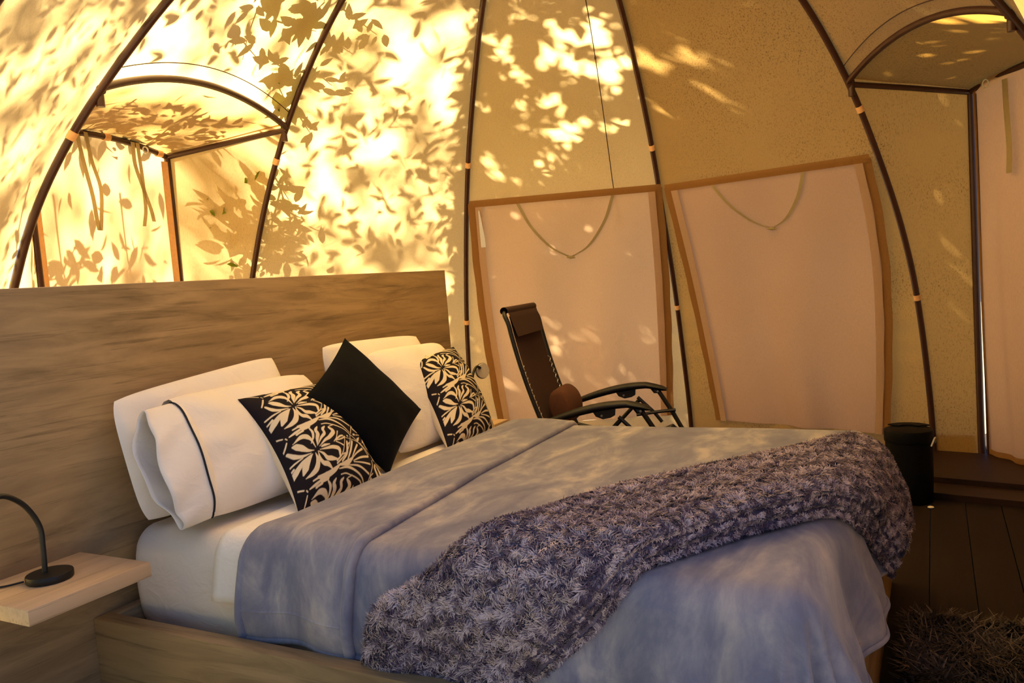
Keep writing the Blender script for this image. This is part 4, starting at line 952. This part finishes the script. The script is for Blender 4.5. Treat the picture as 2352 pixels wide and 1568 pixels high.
# the tall outer crown, far enough for its shadows to blur
soft = [canopy(1, 1150, (.0, 1.1), (1.35, 2.95), (8, 13), .1, .02), canopy(1, 470, (.05, 1.0), (.4, 1.5), (8, 13), .1, .03, False), canopy(8, 1050, (-.1, 1.0), (.9, 2.9), (8, 13), .1, .03, False),
        canopy(0, 420, (-.1, 1.1), (2.3, 3.0), (8, 13), .1, .03, False), block((1.25, 1.75, 1.1), (.55, .15, 1.0), 620, (8, 13)), block((1.25, 1.4, 2.2), (.6, .35, .06), 340, (7, 12)), block((1.9, 1.4, 1.1), (.12, .36, 1.0), 260, (8, 13))]
leaf_mesh(np.vstack(soft), .15, 36, 'high_leaves', tr1)
l8 = canopy(8, 900, (.0, .98), (.9, 2.9), (1.8, 3.5), .10, .03, False, keep=lambda S: (wob(S, 14, 6) < .35)); leaf_mesh(l8, .07, 37, 'crown_leaves', tr1)
l0 = canopy(0, 130, (-.1, 1.1), (2.3, 3.0), (1.0, 2.5), .1, .03, False); leaf_mesh(np.vstack([l0, block((1.25, 1.4, 2.2), (.6, .35, .06), 130, (.5, 1.6))]), .10, 38, 'crown_leaves', tr1)
# unseen leaf screen added outside to block sky light at the entrance
hd = thing('hedge_sky_blocker', (-3.6, .6, -.35), 'unseen leaf screen added to block sky light, left of the entrance', 'hedge_sky_blocker')
for yy in (-.6, .7, 2.0): tube('stem', [(-3.6, yy, -.35), (-3.65, yy+.05, 1.2), (-3.6, yy, 3.0)], [.05, .04, .015], M_BARK, hd, 8)
leaf_mesh(np.column_stack([g.uniform(-4.2, -3.1, 2600), g.uniform(-1.1, 2.8, 2600), g.uniform(-.3, 3.6, 2600)]), .2, 51, 'sky_blocker_leaves', hd)
# near sprays brushing the canvas
sp = thing('leafy_branch', (.9, 1.9, 3.0), 'leafy green branch brushing the outside of the canvas at the upper left', 'branch')
def spray(targets, nleaf, dr, size, seed, name, spread=.12):
    gg = np.random.default_rng(seed); pts = []; fl_ = []
    for (i, t0, z0, t1, z1) in targets:
        tt = np.linspace(0, 1, 12); base = gore_pt(i, t0+(t1-t0)*tt, z0+(z1-z0)*tt); nrm = base.mean(0)-CEN; nrm[2] *= .6; nrm /= np.linalg.norm(nrm)
        dd = dr[0]+(dr[1]-dr[0])*gg.random(); tw = base+SUNV*dd+nrm*.02+.02*np.array([wob(base, 9, 1), wob(base, 9, 5), wob(base, 9, 8)]).T
        tube('twig', tw, np.linspace(.006, .002, 12), M_BARK, sp, 5)
        for k in range(nleaf):
            j = gg.integers(1, 12); pts.append(tw[j]+gg.normal(size=3)*spread*.35*np.array([1, .5, 1])); fl_.append(nrm)
    return leaf_mesh(np.array(pts), size, seed, name, sp, np.array(fl_))
spray([(0, .28, 2.72, .62, 2.62), (0, .42, 2.50, .70, 2.42), (0, .62, 2.58, .95, 2.62), (0, .70, 2.45, 1.0, 2.42), (0, .55, 2.78, .80, 2.74), (0, .80, 2.40, .98, 2.30), (0, .48, 2.60, .60, 2.40), (0, .90, 2.72, .75, 2.55)], 24, (.02, .09), .125, 41, 'near_leaves')
spray([(1, .0, 2.62, .22, 2.55), (1, .02, 2.48, .18, 2.40), (1, .05, 2.72, .32, 2.64), (1, .02, 2.30, .14, 2.18), (1, .0, 1.98, .10, 1.84), (1, .02, 1.82, .20, 1.72), (1, .04, 1.92, .16, 1.66)], 13, (.02, .10), .09, 43, 'near_leaves')
# sprays beyond the bay: shadows on its awning, side and front cloth
P_ = []
for c, n_, sp_ in (((1.55, 1.7, 2.45), 90, .32), ((1.15, 1.75, 2.5), 80, .30), ((2.05, 1.75, 2.0), 110, .26), ((2.05, 1.6, 1.7), 80, .22), ((2.1, 1.5, 1.9), 60, .2), ((1.0, 2.1, 1.95), 40, .24), ((1.45, 2.3, 2.1), 30, .28), ((.75, 1.9, 1.6), 30, .22), ((.45, 1.5, 2.0), 25, .2)):
    P_.append(np.array(c)+g.normal(size=(n_, 3))*sp_*np.array([.6, .35, .5])); tube('twig', [np.array(c)+[0, 0, .35], np.array(c), np.array(c)+[.05, .0, -.3]], [.008, .005, .002], M_BARK, sp, 6)
Pz = np.vstack(P_)
inb = (Pz[:, 1] < 1.62+.19*(Pz[:, 0]-.8)) & (Pz[:, 2] < 2.3) & (Pz[:, 0] < 1.9); Pz = Pz[~inb]
leaf_mesh(Pz, .10, 47, 'near_leaves', sp)
